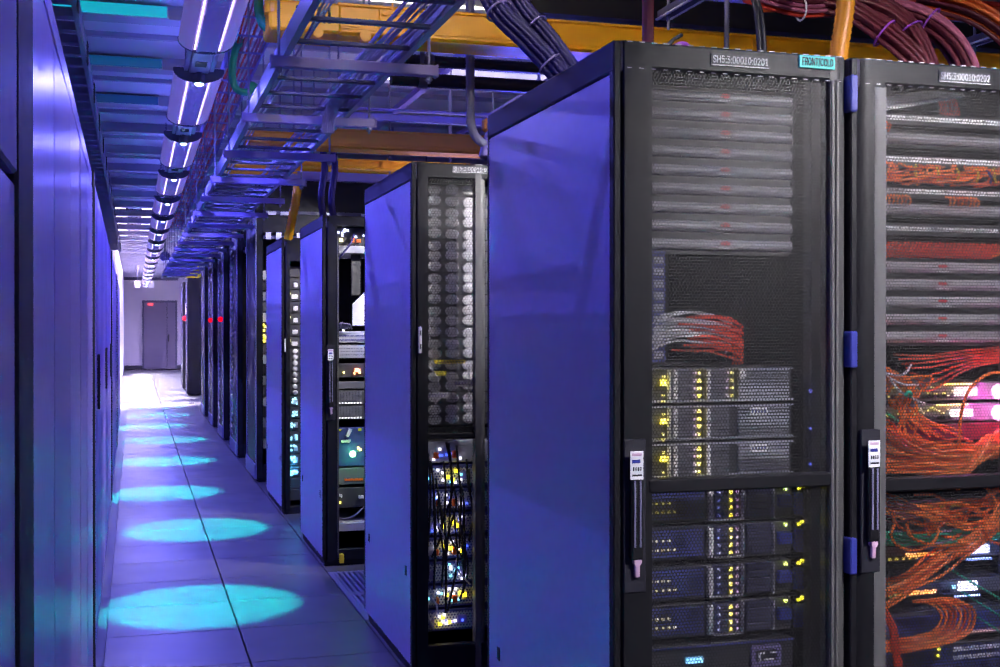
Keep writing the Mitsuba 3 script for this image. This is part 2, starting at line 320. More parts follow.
def linear_lamp(x, y, z, w, dpt, emit, label, weight=1.0):
    s = thing('ceiling_lamp', label, 'ceiling lamp')
    part(s, 'housing', MB().box(x - w / 2, x + w / 2, y - dpt / 2, y + dpt / 2, z, z + .05, .006), 'lamp_mat')
    part(s, 'diffuser', MB().box(x - w / 2 + .02, x + w / 2 - .02, y - dpt / 2 + .015, y + dpt / 2 - .015, z - .012, z - .001), 'white_mat', emit=emit, weight=weight)
    part(s, 'rod', MB().cyl((x - w / 3, y, z + .05), (x - w / 3, y, ZC), .005, 6).cyl((x + w / 3, y, z + .05), (x + w / 3, y, ZC), .005, 6), 'steel_mat')
linear_lamp(2.6, .35, 2.86, 1.5, .18, COLD_AISLE, 'white lamp over the cold aisle in front of the first cabinets')
linear_lamp(3.4, 33.0, 2.95, 3.0, .6, ADDED_FAR_LAMP, 'added white lamp hidden to the right before the far wall, nearer one')
linear_lamp(3.4, 38.5, 2.95, 3.0, .6, ADDED_FAR_LAMP, 'added white lamp hidden to the right before the far wall, farther one')
def added_wash_lamp(x0, x1, y, z, emit, label, tilt=38):
    s = thing('added_wash_lamp', label, 'lamp')
    part(s, 'hood', MB().box(x0, x1, y - .05, y + .04, z, z + .08, .006).box(x0, x1, y - .05, y - .04, z - .15, z + .01), 'lamp_mat')
    part(s, 'diffuser', MB().box(x0 + .01, x1 - .01, y - .036, y - .028, z - .075, z - .005, rx=tilt), 'white_mat', emit=emit, weight=1.0)
    part(s, 'rod', MB().cyl((x0 + .1, y, z + .08), (x0 + .1, y, ZC), .006, 6).cyl((x1 - .1, y, z + .08), (x1 - .1, y, ZC), .006, 6), 'steel_mat')
added_wash_lamp(.55, 1.6, 3.15, 3.02, ADDED_WASH, 'added unseen lamp brightening the bright yellow raceway')
added_wash_lamp(.9, 2.0, 5.75, 3.0, [x * .09 for x in ADDED_WASH], 'added unseen lamp brightening the brown-orange raceway')
def added_spot(o, t, power, cut, label):
    s = thing('added_spot', label, 'spot lamp'); o, t = np.array(o, float), np.array(t, float); d = (t - o) / np.linalg.norm(t - o)
    part(s, 'body', MB().cyl(o - d * .16, o - d * .012, .04, 14), 'lamp_mat', 30)
    part(s, 'lens', MB().cyl(o - d * .0115, o - d * .006, .032, 14), 'white_mat', emit=(6, 6, 6))
    part(s, 'stem', MB().cyl(o - d * .1, [*(o - d * .1)[:2], ZC], .010, 8), 'steel_mat')
    scene[f'{s}_light'] = {'type': 'spot', 'to_world': T().look_at(origin=o.tolist(), target=t.tolist(), up=[0, 0, 1]), 'intensity': glow(power), 'cutoff_angle': cut, 'beam_width': cut * .55, 'sampling_weight': 1.5}
added_spot((2.5, .55, 2.85), (2.12, 2.62, 1.25), ADDED_SPOT, 31, 'added white spot brightening the two nearest cabinet fronts')
added_spot((2.05, 4.15, 2.22), (1.26, 4.8, 1.75), [x * .2 for x in ADDED_SPOT], 32, 'added white spot brightening the front of the second cabinet')
added_spot((2.1, 6.45, 2.38), (1.24, 7.25, 1.4), [x * .35 for x in ADDED_SPOT], 30, 'added white spot brightening the front of the third cabinet')
added_spot((2.1, 8.45, 2.36), (1.18, 9.33, 1.4), [x * .35 for x in ADDED_SPOT], 30, 'added white spot brightening the front of the fourth cabinet')
added_spot((2.1, 10.5, 2.4), (1.3, 11.3, 1.9), [x * .12 for x in ADDED_SPOT], 40, 'added white spot brightening the front of the fifth cabinet')
for tx0, tx1, ty, tz, lb in ((1.62, 3.4, 8.15, 3.13, 'bare white tube lamp behind the dark pipes above the cabinets'),):
    s = thing('tube_lamp', lb, 'tube lamp')
    part(s, 'tube', MB().cyl((tx0, ty, tz), (tx1, ty, tz), .011, 10), 'white_mat', True, emit=HOT_TUBE, weight=1.0)
    part(s, 'holder', MB().box(tx0 - .03, tx0, ty - .03, ty + .03, tz - .03, ZC).box(tx1, tx1 + .03, ty - .03, ty + .03, tz - .03, ZC), 'steel_mat')

# ------------------------------------------------------------------ the row of tall cabinets on the left
def lx(y): return -.140 - .0045 * y
def left_unit(y0, y1, n):
    c = thing('tall_cabinet', ('tall smooth blue-lit cabinet of the left row, ' + ordinal[n] + ' from the camera') if n < 24 else 'narrow far cabinet of the left row of tall cabinets', 'cabinet', None if n < 24 else 'far cabinets of the left row')
    xa, xb = lx(y0), lx(y1); sl = math.degrees(math.atan2(xb - xa, y1 - y0)); xm, ym, L = (xa + xb) / 2, (y0 + y1) / 2, y1 - y0
    part(c, 'carcass', MB().box(xm - .9, xm - .03, y0 + .002, y1 - .002, .02, 2.045), 'side_dark_mat')
    part(c, 'plinth', MB().box(xm - .85, xm - .045, y0 + .01, y1 - .01, 0, .06), 'label_black_mat')
    m = 'cabinet_door_mat' if n % 2 else 'cabinet_door_mat_2'
    j = rnd.uniform(-.28, .28)
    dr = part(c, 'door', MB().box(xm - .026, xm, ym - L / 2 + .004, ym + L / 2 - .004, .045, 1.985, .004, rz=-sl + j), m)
    part(c, 'top_fascia', MB().box(xm - .05, xm - .002, ym - L / 2 + .002, ym + L / 2 - .002, 1.997, 2.05, .003, rz=-sl), m)
    if n in (6, 9, 12):
        part(dr, 'handle', MB().box(xm, xm + .012, y1 - .10, y1 - .06, 1.05, 1.30, .004), 'label_black_mat')
    return c
ys, y = [], 1.90
for k in range(29):
    if k == 5: pass
    left_unit(y, y + .645, k + 1); y += .648
    if k in (4, 12, 19):
        single('filler_post', MB().box(lx(y) - .5, lx(y) + .006, y, y + .12, 0, 2.06, .004), 'label_black_mat', 'narrow black post between the tall cabinets, ' + {4: 'nearest', 12: 'middle', 19: 'farthest'}[k] + ' of the narrow ones', 'post'); y += .122
    if y > 20: break
single('corner_post', MB().box(-.60, -.142, 1.655, 1.895, 0, 2.06, .006), 'label_black_mat', 'broad black post beside the nearest left cabinet', 'post')
c = thing('tall_cabinet', 'nearest left cabinet with a paler upper flap above its blue door', 'cabinet')
part(c, 'carcass', MB().box(-1.1, -.17, .95, 1.65, .02, 2.05), 'side_dark_mat')
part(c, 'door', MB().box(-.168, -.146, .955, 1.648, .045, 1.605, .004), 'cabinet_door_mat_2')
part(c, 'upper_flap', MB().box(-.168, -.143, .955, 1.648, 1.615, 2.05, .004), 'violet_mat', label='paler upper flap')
lad = thing('cable_ladder', 'cable ladder with close rungs above the left cabinets', 'cable ladder')
part(lad, 'rail', MB().box(-.225, -.205, 2.5, 20, 2.62, 2.70), 'steel_mat'); part(lad, 'rail', MB().box(-.625, -.605, 2.5, 20, 2.62, 2.70), 'steel_mat')
rung = mikit.ply(MB().box(-.605, -.225, -.03, .03, 2.625, 2.66).mesh(), 'steel_mat')
for k in range(75): part(lad, 'rung', rung, at=(0, 2.7 + .229 * k, 0))
lug = mikit.ply(MB().box(-.206, -.20, -.05, .05, 2.61, 2.70).mesh(), 'label_black_mat')
for k in range(18): part(lad, 'splice_plate', lug, at=(0, 2.9 + .95 * k, 0))

# ------------------------------------------------------------------ rack cabinets
def rounded_stile(x0, x1, yf, side, r=.055, back=.045):
    """Outline (x, y), counter-clockwise from above, of a stile whose outer edge is rounded."""
    w = x1 - x0; r = min(r, w * .8); t = np.linspace(0, PI / 2, 7)
    a = [(x0 + r - r * math.sin(v), yf + back * .95 - back * .95 * math.cos(v)) for v in t]    # front flat -> outer side
    left = [(x0 + r, yf)] if False else []
    pts = a[::-1] + [(x1, yf), (x1, yf + back)] + [(x0, yf + back)]
    if side > 0: pts = [(x0 + x1 - x, yy) for x, yy in pts][::-1]
    return pts
def rack(y, depth, height, label, group=None, x=ROW, w=.60, side='side_mat', detail=0, door=None):
    """A cabinet whose front looks towards -y."""
    r = thing('server_cabinet', label, 'server cabinet', group)
    f = 'frame_mat' if detail else 'side_dark_mat'
    sp = part(r, 'side_panel', MB().box(x, x + .014, y + (.028 if detail else .045), y + depth - .02, .05, height - (.075 if detail else .02), .004), side)
    if detail:
        part(r, 'corner_post', MB().box(x - .0015, x + .017, y, y + .028, .03, height - .001, .003), 'frame_mat')
        part(sp, 'latch', MB().box(x - .003, x + .004, y + .10, y + .125, .40, .44, .002), 'label_black_mat')
        part(sp, 'latch', MB().box(x - .003, x + .004, y + depth - .14, y + depth - .115, .40, .44, .002), 'label_black_mat')
        part(r, 'side_top_strip', MB().box(x - .002, x + .03, y + .004, y + depth - .02, height - .072, height, .004), 'top_strip_mat')  # darker strip along the upper edge of the side panel
    part(r, 'side_panel', MB().box(x + w - .014, x + w, y + .06, y + depth - .02, .05, height - .02), f)
    part(r, 'top_panel', MB().box(x + .03, x + w, y + .045, y + depth - .02, height - .02, height, .003), f)
    part(r, 'back_panel', MB().box(x, x + w, y + depth - .02, y + depth, .05, height, .003), f)
    part(r, 'plinth', MB().box(x + .015, x + w - .015, y + .03, y + depth - .03, 0, .05), 'label_black_mat')
    part(r, 'post', MB().box(x + .015, x + .05, y + .10, y + .14, .05, height - .03).box(x + w - .05, x + w - .015, y + .10, y + .14, .05, height - .03), 'dark_gear_mat')
    return r
def bowed_door(r, x, y, w, height, left, right, rr=.055, lo=.05, top=.06, bar=None, mat='frame_mat', right_mat='stile_mat', pitch=.0085, mesh_z=None, hole=.72):
    d = part(r, 'front_door', MB().prism(rounded_stile(x + (.016 if rr < .02 else 0), x + left, y, -1, rr), lo, height), mat, 30)
    part(d, 'stile', MB().prism(rounded_stile(x + w - right, x + w, y, 1), lo, height), right_mat, 30)
    part(d, 'top_rail', MB().box(x + left - .03, x + w - right + .03, y + .001, y + .045, height - top, height - .001, .004), mat)
    part(d, 'bottom_rail', MB().box(x + left - .02, x + w - right + .02, y + .001, y + .045, lo, lo + .07, .004), mat)
    if bar: part(d, 'cross_bar', MB().box(x + left - .01, x + w - right + .01, y - .002, y + .03, bar[0], bar[1], .004), mat)
    z0, z1 = mesh_z or (lo + .07, height - top)
    part(d, 'perforated_sheet', perforated(x + left, x + w - right, z0, z1, y + .012, pitch, hole), 'mesh_mat', kind='stuff')
    return d
def handle(d, x, y, z0, z1):
    part(d, 'handle_recess', MB().box(x - .006, x + .050, y - .004, y + .006, z0 - .03, z1 + .02, .003), 'label_black_mat')
    part(d, 'lever', MB().box(x + .006, x + .036, y - .022, y - .004, z0 + .05, z1 - .02, .006), 'frame_mat')
    part(d, 'lever_edge', MB().box(x + .012, x + .016, y - .0245, y - .021, z0 + .08, z1 - .075).box(x + .026, x + .030, y - .0245, y - .021, z0 + .08, z1 - .075), 'steel_mat')
    part(d, 'lock', MB().cyl((x + .024, y - .018, z0 + .045), (x + .024, y - .003, z0 + .045), .010, 14).box(x + .018, x + .030, y - .016, y - .004, z0 + .008, z0 + .04, .002), 'pink_metal_mat', 30)
    part(d, 'sticker', MB().box(x + .002, x + .034, y - .0245, y - .022, z1 - .072, z1 - .006), 'white_mat', label='white sticker on the handle')
    part(d, 'sticker_band', MB().box(x + .006, x + .026, y - .0256, y - .0244, z1 - .034, z1 - .026), 'blue_plastic_mat')
    part(d, 'sticker_print', MB().box(x + .005, x + .030, y - .0256, y - .0244, z1 - .017, z1 - .011), 'pink_metal_mat')
    p = MB()
    for a in range(4): p.box(x + .008 + .006 * a, x + .011 + .006 * a, y - .0256, y - .0244, z1 - .052, z1 - .043)
    part(d, 'sticker_mark', p.box(x + .006, x + .030, y - .0256, y - .0244, z1 - .064, z1 - .060), 'label_black_mat')
def name_plate(d, text, x0, x1, y, z, h=.028):
    part(d, 'name_plate', MB().box(x0, x1, y - .003, y + .001, z - h / 2, z + h / 2), 'label_black_mat')
    m = meshkit.text_mesh(text, 1.0, .002); s = (x1 - x0 - .008) / m.bounds[1][0]; sz = h * .62
    v = np.array(m.vertices) * [s, sz, 1]
    part(d, 'lettering', (np.column_stack([v[:, 0] + x0 + .004, y - .003 - v[:, 2], v[:, 1] + z - sz * .5]), m.faces), 'white_mat', label='white cabinet number')
    part(d, 'plate_edge', MB().box(x0, x1, y - .0038, y - .0025, z - h / 2 - .0012, z - h / 2 + .0008), 'white_mat')

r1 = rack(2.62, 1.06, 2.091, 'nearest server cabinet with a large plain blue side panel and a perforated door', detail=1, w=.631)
d1 = bowed_door(r1, ROW, 2.62, .631, 2.091, .096, .059, rr=.012, bar=(1.030, 1.064))
name_plate(d1, 'SH5:3:00010:0201', 1.315, 1.470, 2.62, 2.062)
part(d1, 'row_tag', MB().box(1.552, 1.650, 2.615, 2.621, 2.056, 2.086), 'teal_mat', label='teal tag reading FRONT/COLD')
m = meshkit.text_mesh('FRONT/COLD', 1.0, .002); s = .086 / m.bounds[1][0]; v = np.array(m.vertices) * [s, s * 1.9, 1]
part(d1, 'tag_lettering', (np.column_stack([v[:, 0] + 1.558, 2.615 - v[:, 2], v[:, 1] + 2.062]), m.faces), 'label_black_mat')
handle(d1, 1.097, 2.62, .83, 1.14)
hg = mikit.ply(MB().box(0, .020, -.006, .03, 0, .09, .003).mesh(), 'blue_plastic_mat')  # blue light on the hinge is put into its colour
r2 = rack(2.62, 1.06, 2.091, 'server cabinet at the right edge, full of orange cables behind its perforated door', detail=1, x=1.700, w=.60, side='frame_mat')
d2 = bowed_door(r2, 1.700, 2.62, .60, 2.091, .096, .053, bar=(1.008, 1.044))
for z in (1.955, 1.322, .81): part(d2, 'hinge', hg, at=(1.690, 2.612, z), label='hinge coloured blue for the light on it')
part(d2, 'lit_edge', MB().prism(rounded_stile(1.752, 1.7965, 2.616, -1, .034, .02), .13, 2.02), 'stile_lit_mat', 30, label='inner edge of the door painted pale as if lit')  # pale strip painted where the door edge catches light
for a in (1.642, 1.655): part(d1, 'lit_edge', MB().box(a, a + .0075, 2.616, 2.621, .13, 2.03, .002), 'stile_lit_mat', label='narrow edge painted pale as if lit')
name_plate(d2, 'SH5:3:00010:0202', 1.952, 2.107, 2.62, 2.060)
handle(d2, 1.732, 2.62, .84, 1.148)
for dd, a, b in ((d1, 1.10, 1.68), (d2, 1.74, 2.28)):
    sl = MB(); x = a
    while x < b: sl.box(x, x + .014, 2.6185, 2.622, 2.0885, 2.0905).box(x, x + .011, 2.6185, 2.622, 2.0275, 2.0290); x += .031
    part(dd, 'edge_glint', sl, 'white_mat', kind='stuff')  # white dashes painted for glints along the rail edges

GE = 2.72        # the plane of the equipment fronts of the first row
# -- blanking panels
def blank_profile(h=.030, y=0.0):
    t = np.linspace(-1, 1, 9)
    front = [(y + .004 - .016 * max(0.0, 1 - v * v) ** .6, v * h / 2) for v in t]
    return front + [(y + .01, h / 2), (y + .01, -h / 2)]
blank = {}
def blanking(x0, x1, y, z, mat, label, group, mark=None):
    b = thing('blanking_panel', label, 'blanking panel', group)
    k = (x0, x1, y, mat)
    if k not in blank: blank[k] = mikit.ply(MB().prism(blank_profile(y=y)[::-1], x0, x1, 0).mesh(), mat, 40)
    part(b, 'bar', blank[k], at=(0, 0, z))  # pale bar on dark plate: lit middle and shaded gaps in the colour
    kp = ('p', x0, x1, y)
    if kp not in blank: blank[kp] = mikit.ply(MB().box(x0, x1, y + .004, y + .012, -.022, .022).mesh(), 'mesh_mat')
    part(b, 'plate', blank[kp], at=(0, 0, z))
    if mark:
        if ('m', mark, y) not in blank:
            blank[('m', mark, y)] = mikit.ply(MB().add(*_disc(mark, y - .0135, 0.004, .014, .0055)).mesh(), 'red_mat')
            tx = MB()
            for a in range(6): tx.box(mark - .019 + .0065 * a, mark - .0145 + .0065 * a, y - .0135, y - .0125, -.0105, -.0062)
            blank[('t', mark, y)] = mikit.ply(tx.mesh(), 'white_mat')
        part(b, 'emblem', blank[('m', mark, y)], at=(0, 0, z), label='small red oval emblem')
        part(b, 'lettering', blank[('t', mark, y)], at=(0, 0, z))
def _disc(x, y, z, rx, rz, n=14):
    a = np.arange(n) * 2 * PI / n
    v = np.vstack([np.column_stack([x + rx * np.cos(a), np.full(n, y), z + rz * np.sin(a)]), np.column_stack([x + rx * np.cos(a), np.full(n, y + .003), z + rz * np.sin(a)])])
    i = np.arange(n); j = (i + 1) % n
    f = [[0, k, k + 1] for k in range(1, n - 1)] + [[a_, b_, b_ + n] for a_, b_ in zip(j, i)] + [[a_, b_ + n, a_ + n] for a_, b_ in zip(j, i)]
    return v, f
for k in range(9):
    blanking(1.125, 1.588, GE, 1.990 - .0456 * k, 'blank_mat', 'grey blanking panel with red emblem, ' + ordinal[k] + ' from the top in the nearest cabinet', 'blanking panels at the top of the nearest cabinet', 1.400)

# -- servers
def leds(parent, pts, color, r=.003, y=GE, name='status_light'):
    m = MB()
    for x, z in pts: m.box(x - r, x + r, y - .004, y + .002, z - r, z + r)
    part(parent, name, m, 'white_mat', emit=color, kind='stuff')
YEL, MAG, CYN, WHT, BLU, AMB = (3.0, 2.4, .02), (.22, .03, .34), (.3, 1.5, 2.0), (1.8, 1.8, 2.2), (.08, .16, 1.6), (2.4, .75, .06)
drive = mikit.ply(MB().box(0, .066, 0, .02, 0, .0185, .002).box(.010, .055, -.002, .001, .005, .0135).mesh(), 'gear_mat')
drive_dim = mikit.ply(MB().box(0, .066, 0, .02, 0, .0185, .002).box(.010, .055, -.002, .001, .005, .0135).mesh(), 'gear_dim_mat')
drive_tab = mikit.ply(MB().box(-.004, .006, -.004, 0, .001, .017).mesh(), 'white_mat')
for k, (z0, z1) in enumerate(((1.236, 1.322), (1.142, 1.229), (1.049, 1.136))):
    s = thing('storage_server', 'grey storage server, ' + ordinal[k] + ' from the top above the nearest cabinet door bar', 'server', 'storage servers above the door bar')
    part(s, 'chassis', MB().box(1.165, 1.60, GE + .012, GE + .65, z0, z1, .003), 'dark_gear_mat')
    part(s, 'bezel', MB().box(1.165, 1.60, GE + .004, GE + .013, z0 + .001, z0 + .007).box(1.165, 1.60, GE + .004, GE + .013, z1 - .005, z1 - .001), 'gear_light_mat')
    part(s, 'bezel_strip', MB().box(1.2535, 1.258, GE - .002, GE + .012, z0 + .006, z1 - .005), 'white_mat')
    for col, bx in enumerate((1.263, 1.352)):
        for q in range(4):
            z = z0 + .007 + .0190 * q
            b = part(s, 'drive_bay', drive, at=(bx, GE, z)); part(b, 'release_tab', drive_tab, at=(bx + .006, GE, z))
    part(s, 'vent_grille', MB().add(*[np.vstack([MB().box(1.445, 1.585, GE, GE + .012, z0 + .008 + .0085 * q, z0 + .0125 + .0085 * q).mesh()[0] for q in range(9)]), np.vstack([BOX_F + 8 * q for q in range(9)])]), 'gear_light_mat')
    leds(s, [(1.334, z0 + .016 + .019 * q) for q in range(4)], YEL, .0042)
    if k == 0: leds(s, [(1.424, z0 + .016 + .019 * q) for q in range(4)], [x * .7 for x in YEL], .0032)
    leds(s, [(1.322, z0 + .016 + .019 * q) for q in range(4)], MAG, .0036)
    if k == 0: leds(s, [(1.410, z0 + .016 + .019 * q) for q in range(4)], MAG, .0036)
    leds(s, [(1.2375, z0 + .050)], [x * 1.6 for x in YEL], .0075, name='power_light')
    leds(s, [(1.2385, z0 + .066), (1.2375, z0 + .018), (1.2375, z0 + .004)], [x * .5 for x in YEL], .003)
    if k == 0: part(s, 'badge', MB().box(1.444, 1.462, GE - .003, GE, z1 - .028, z1 - .006), 'white_mat')
    else:
        part(s, 'sticker', MB().box(1.474, 1.522, GE - .004, GE - .001, z1 - .026, z1 - .008), 'white_mat', label='white sticker')
        p = MB()
        for a in range(5): p.box(1.478 + .0085 * a, 1.482 + .0085 * a, GE - .0052, GE - .0038, z1 - .022, z1 - .012)
        part(s, 'sticker_print', p, 'gear_blue_mat')
for k, (z0, z1) in enumerate(((.939, 1.022), (.846, .931), (.748, .832), (.654, .738))):
    s = thing('storage_server', 'dark blue storage server, ' + ordinal[k] + ' below the nearest cabinet door bar', 'server', 'storage servers below the door bar')
    part(s, 'chassis', MB().box(1.165, 1.60, GE + .012, GE + .65, z0, z1, .003), 'dark_gear_mat')
    part(s, 'cooling_grille', perforated(1.19, 1.350, z0 + .008, z1 - .006, GE + .006, .010, .6), 'gear_blue_mat', kind='stuff')
    part(s, 'bezel_strip', MB().box(1.361, 1.3725, GE - .003, GE + .012, z0 + .004, z1 - .006), 'white_mat')
    for q in range(4):
        z = z0 + .007 + .0188 * q
        part(s, 'drive_bay', drive_dim, at=(1.376, GE, z)); part(s, 'drive_bay', drive_dim, at=(1.468, GE, z))
    part(s, 'bay_edge', MB().box(1.4545, 1.4575, GE - .003, GE + .012, z0 + .004, z1 - .004).box(1.5395, 1.5425, GE - .003, GE + .012, z0 + .004, z1 - .004).box(1.376, 1.456, GE - .002, GE + .012, z0 + .001, z0 + .004), 'gear_light_mat')
    part(s, 'connector_block', MB().box(1.555, 1.592, GE - .006, GE + .012, z0 + .028, z0 + .058, .002), 'blue_plastic_mat')
    leds(s, [(1.420, z0 + .0155 + .0188 * q) for q in range(4)], YEL, .0042)
    leds(s, [(1.4385, z0 + .0155 + .0188 * q) for q in range(4)], MAG, .0034)
    leds(s, [(1.388, z0 + .0155 + .0188 * q) for q in range(4)], [x * .35 for x in BLU], .003)
    leds(s, [(1.205 + .016 * (q % 5), z0 + .03 + .022 * (q // 5)) for q in range(9)], [x * .10 for x in YEL], .003)
    leds(s, [(1.575, z1 - .008)], (2.6, 3.2, .3), .004)
    leds(s, [(1.612, z1 - .008), (1.622, z1 - .003)], YEL, .0038)
    part(s, 'cable_arm', MB().box(1.603, 1.625, GE - .004, GE + .012, z0 + .006, z1 - .02, .002), 'blue_plastic_mat')
for k, z in enumerate((1.26, 1.165, 1.075)):
    single('indicator', MB().ball((1.640, GE - .01, z), .005, 1), 'white_mat', 'tiny blue indicator, ' + ordinal[k] + ' from the top on the nearest cabinet right rail', 'indicator light', 'blue indicators on the right rail', emit=BLU)
s = thing('rack_appliance', 'dark appliance with a small cyan display at the bottom of the nearest cabinet', 'appliance')
part(s, 'chassis', MB().box(1.165, 1.60, GE + .004, GE + .60, .50, .636, .004), 'dark_gear_mat')
part(s, 'face_edge', MB().box(1.165, 1.60, GE - .002, GE + .006, .628, .634), 'gear_blue_mat')
part(s, 'display', MB().box(1.300, 1.345, GE - .003, GE + .005, .592, .606, .001), 'white_mat', emit=(.3, 1.2, 2.2))
part(s, 'badge_frame', MB().box(1.478, 1.560, GE - .006, GE + .005, .570, .582).box(1.478, 1.560, GE - .006, GE + .005, .612, .622).box(1.478, 1.488, GE - .006, GE + .005, .582, .612).box(1.550, 1.560, GE - .006, GE + .005, .582, .612), 'violet_mat')
part(s, 'badge', MB().box(1.497, 1.502, GE - .008, GE - .004, .583, .606).box(1.502, 1.512, GE - .008, GE - .004, .602, .607).box(1.512, 1.538, GE - .008, GE - .004, .585, .589).box(1.53, 1.545, GE - .008, GE - .004, .602, .607), 'white_mat')
# -- upright power strip and cables over the servers
s = thing('power_strip', 'upright power strip at the left behind the nearest perforated door', 'power strip')
part(s, 'bar', MB().box(1.206, 1.245, GE + .0, GE + .03, 1.335, 1.61, .003), 'gear_blue_mat')
outlet = mikit.ply(MB().box(1.212, 1.238, GE - .003, GE + .002, 0, .018, .002).mesh(), 'gear_light_mat')
for k in range(9): part(s, 'outlet', outlet, at=(0, 0, 1.345 + .029 * k))
def cable(pts, r, mat, label, group, per=6, n=6, name='network_cable', cat='cable'):
    if mat == 'orange_cable_mat': mat = rnd.choice(['orange_cable_mat', 'orange_cable_mat', 'orange_cable_mat_2', 'orange_cable_mat_3'])
    single(name, MB().tube(spline(pts, per), r, n), mat, label, cat, group, smooth=True)
U = rnd.uniform
for k in range(11):
    z = 1.375 + .0085 * k * .8
    cable([(1.18, GE + U(0, .02), z - .02 + U(-.004, .004)), (1.25, GE - U(0, .02), z + .012), (1.33, GE - U(0, .03), z + .014 + U(-.006, .008)), (1.42, GE + U(0, .02), z - .004 + U(-.012, .006)), (1.47, GE + .12, z - .02)], .0030, 'white_cable_mat', 'pale cable of the bunch lying over the storage servers', 'pale cables over the storage servers')
for k in range(16):
    z = 1.356 + .0058 * k
    cable([(1.285 + U(-.03, .03), GE - U(0, .02), z + .004), (1.34, GE - .012 - U(0, .02), z + U(0, .012)), (1.41, GE - .01, z + U(-.008, .004)), (1.47, GE + .03, z - .016 - U(0, .012)), (1.50, GE + .14, z - .03)], .0030, 'red_cable_mat', 'red cable of the bunch lying over the storage servers', 'red cables over the storage servers')

# ------------------------------------------------------------------ second cabinet's equipment
XA, XB = 1.800, 2.246
def patch_panel(z, label, y=GE):
    p = thing('patch_panel', label, 'patch panel')
    part(p, 'plate', MB().box(XA, XB, y, y + .02, z - .018, z + .012, .002), 'dark_gear_mat')
    part(p, 'label_strip', MB().box(XA, XB, y - .003, y, z - .006, z + .006), 'white_mat', label='white label strip')
    t = MB()
    for a in range(46):
        x = XA + .006 + a * .0099
        t.box(x, x + U(.002, .006), y - .0042, y - .0028, z - .0035, z + U(0, .004))
    part(p, 'lettering', t, 'label_black_mat', kind='stuff')
for k, z in enumerate((1.968, 1.860, 1.778, 1.680)): patch_panel(z, 'white-labelled patch panel, ' + ordinal[k] + ' from the top in the cabinet at the right edge')
s = thing('cable_shelf', 'sloping blue-grey cable shelf at the top of the cabinet at the right edge', 'shelf')
part(s, 'plate', MB().box(1.79, 2.10, GE - .01, GE + .12, 2.008, 2.034, .003, ry=-11), 'gear_light_mat')
part(s, 'lip', MB().box(1.79, 2.10, GE - .016, GE - .009, 2.000, 2.006, ry=-11), 'white_mat')
for k, z in enumerate((1.915, 1.730)): blanking(XA, XB, GE + .01, z, 'blank_mat', 'plain grey blanking panel between the ' + ('first and second' if k == 0 else 'third and fourth') + ' patch panels', 'plain blanking panels between the patch panels')
for k in range(5): blanking(XA, XB, GE, 1.578 - .0456 * k, 'blank_mat', 'grey red-emblem blanking panel, ' + ordinal[k] + ' from top, cabinet at the right edge', 'blanking panels in the cabinet at the right edge', 2.032)
def wires(n, mat, label, group, fn, r=.0030, per=6):
    for k in range(n): cable(fn(k), r, mat, label, group, per, 6)
g0 = GE - .012
wires(9, 'red_cable_mat', 'thin red cable hanging from the top of the cabinet at the right edge', 'thin red cables at the top', lambda k: [(2.035 + .007 * k, GE + .02, 2.035), (2.038 + .007 * k + U(-.004, .004), GE + .01, 2.01), (2.04 + .0075 * k, GE + .01, 1.983)], .0026, 4)
wires(7, 'orange_cable_mat', 'short orange cable bunched under the first patch panel', 'short orange cables under the first patch panel', lambda k: [(1.80 + .009 * k, g0, 1.954), (1.809 + .009 * k, g0 - .012, 1.943), (1.812 + .009 * k, g0, 1.930)], .0030, 4)
def tang(k):
    x = 1.80 + .43 * (k + .5) / 22
    return [(x + U(-.04, .04), g0 + .005, 1.848 + U(-.006, .004)), (x + U(-.05, .05), g0 - U(.01, .03), 1.832 + U(-.01, .01)), (x - U(.0, .10), g0 - U(.01, .03), 1.812 + U(-.01, .01)), (max(1.79, x - U(.02, .16)), g0, 1.798 + U(-.006, .006))]
wires(24, 'orange_cable_mat', 'orange cable in the tangle under the second patch panel', 'orange cables under the second patch panel', tang, .0034)
wires(5, 'yellow_cable_mat', 'yellow cable in the tangle under the second patch panel', 'yellow cables under the second patch panel', lambda k: [(1.95 + .06 * k, g0, 1.845), (1.945 + .06 * k + U(-.02, .02), g0 - .03, 1.825), (1.95 + .06 * k, g0 - .01, 1.803)], .0032, 5)
wires(1, 'blue_cable_mat', 'single blue cable in the tangle under the second patch panel', None, lambda k: [(2.13, g0, 1.848), (2.15, g0 - .03, 1.83), (2.165, g0 - .02, 1.80)], .0032)
wires(18, 'orange_cable_mat', 'short orange cable plugged in below the third patch panel', 'short orange cables below the third patch panel', lambda k: [(1.805 + .0125 * k + (.11 if k > 9 else 0), g0, 1.765), (1.812 + .0125 * k + (.11 if k > 9 else 0), g0 - .012, 1.756), (1.818 + .0125 * k + (.11 if k > 9 else 0), g0, 1.743)], .0030, 4)
wires(34, 'red_cable_mat', 'short slanting red cable in the comb under the fourth patch panel', 'slanting red cables under the fourth patch panel', lambda k: [(1.795 + .0118 * k, g0 + .01, 1.605), (1.803 + .0118 * k, g0 - .012, 1.622), (1.822 + .0118 * k, g0, 1.642)], .0036, 4)
wires(1, 'orange_cable_mat', 'straight orange cable rising to the right beside the red comb', None, lambda k: [(2.17, g0 - .02, 1.607), (2.22, g0 - .03, 1.632), (2.262, g0 - .03, 1.655)], .0034)
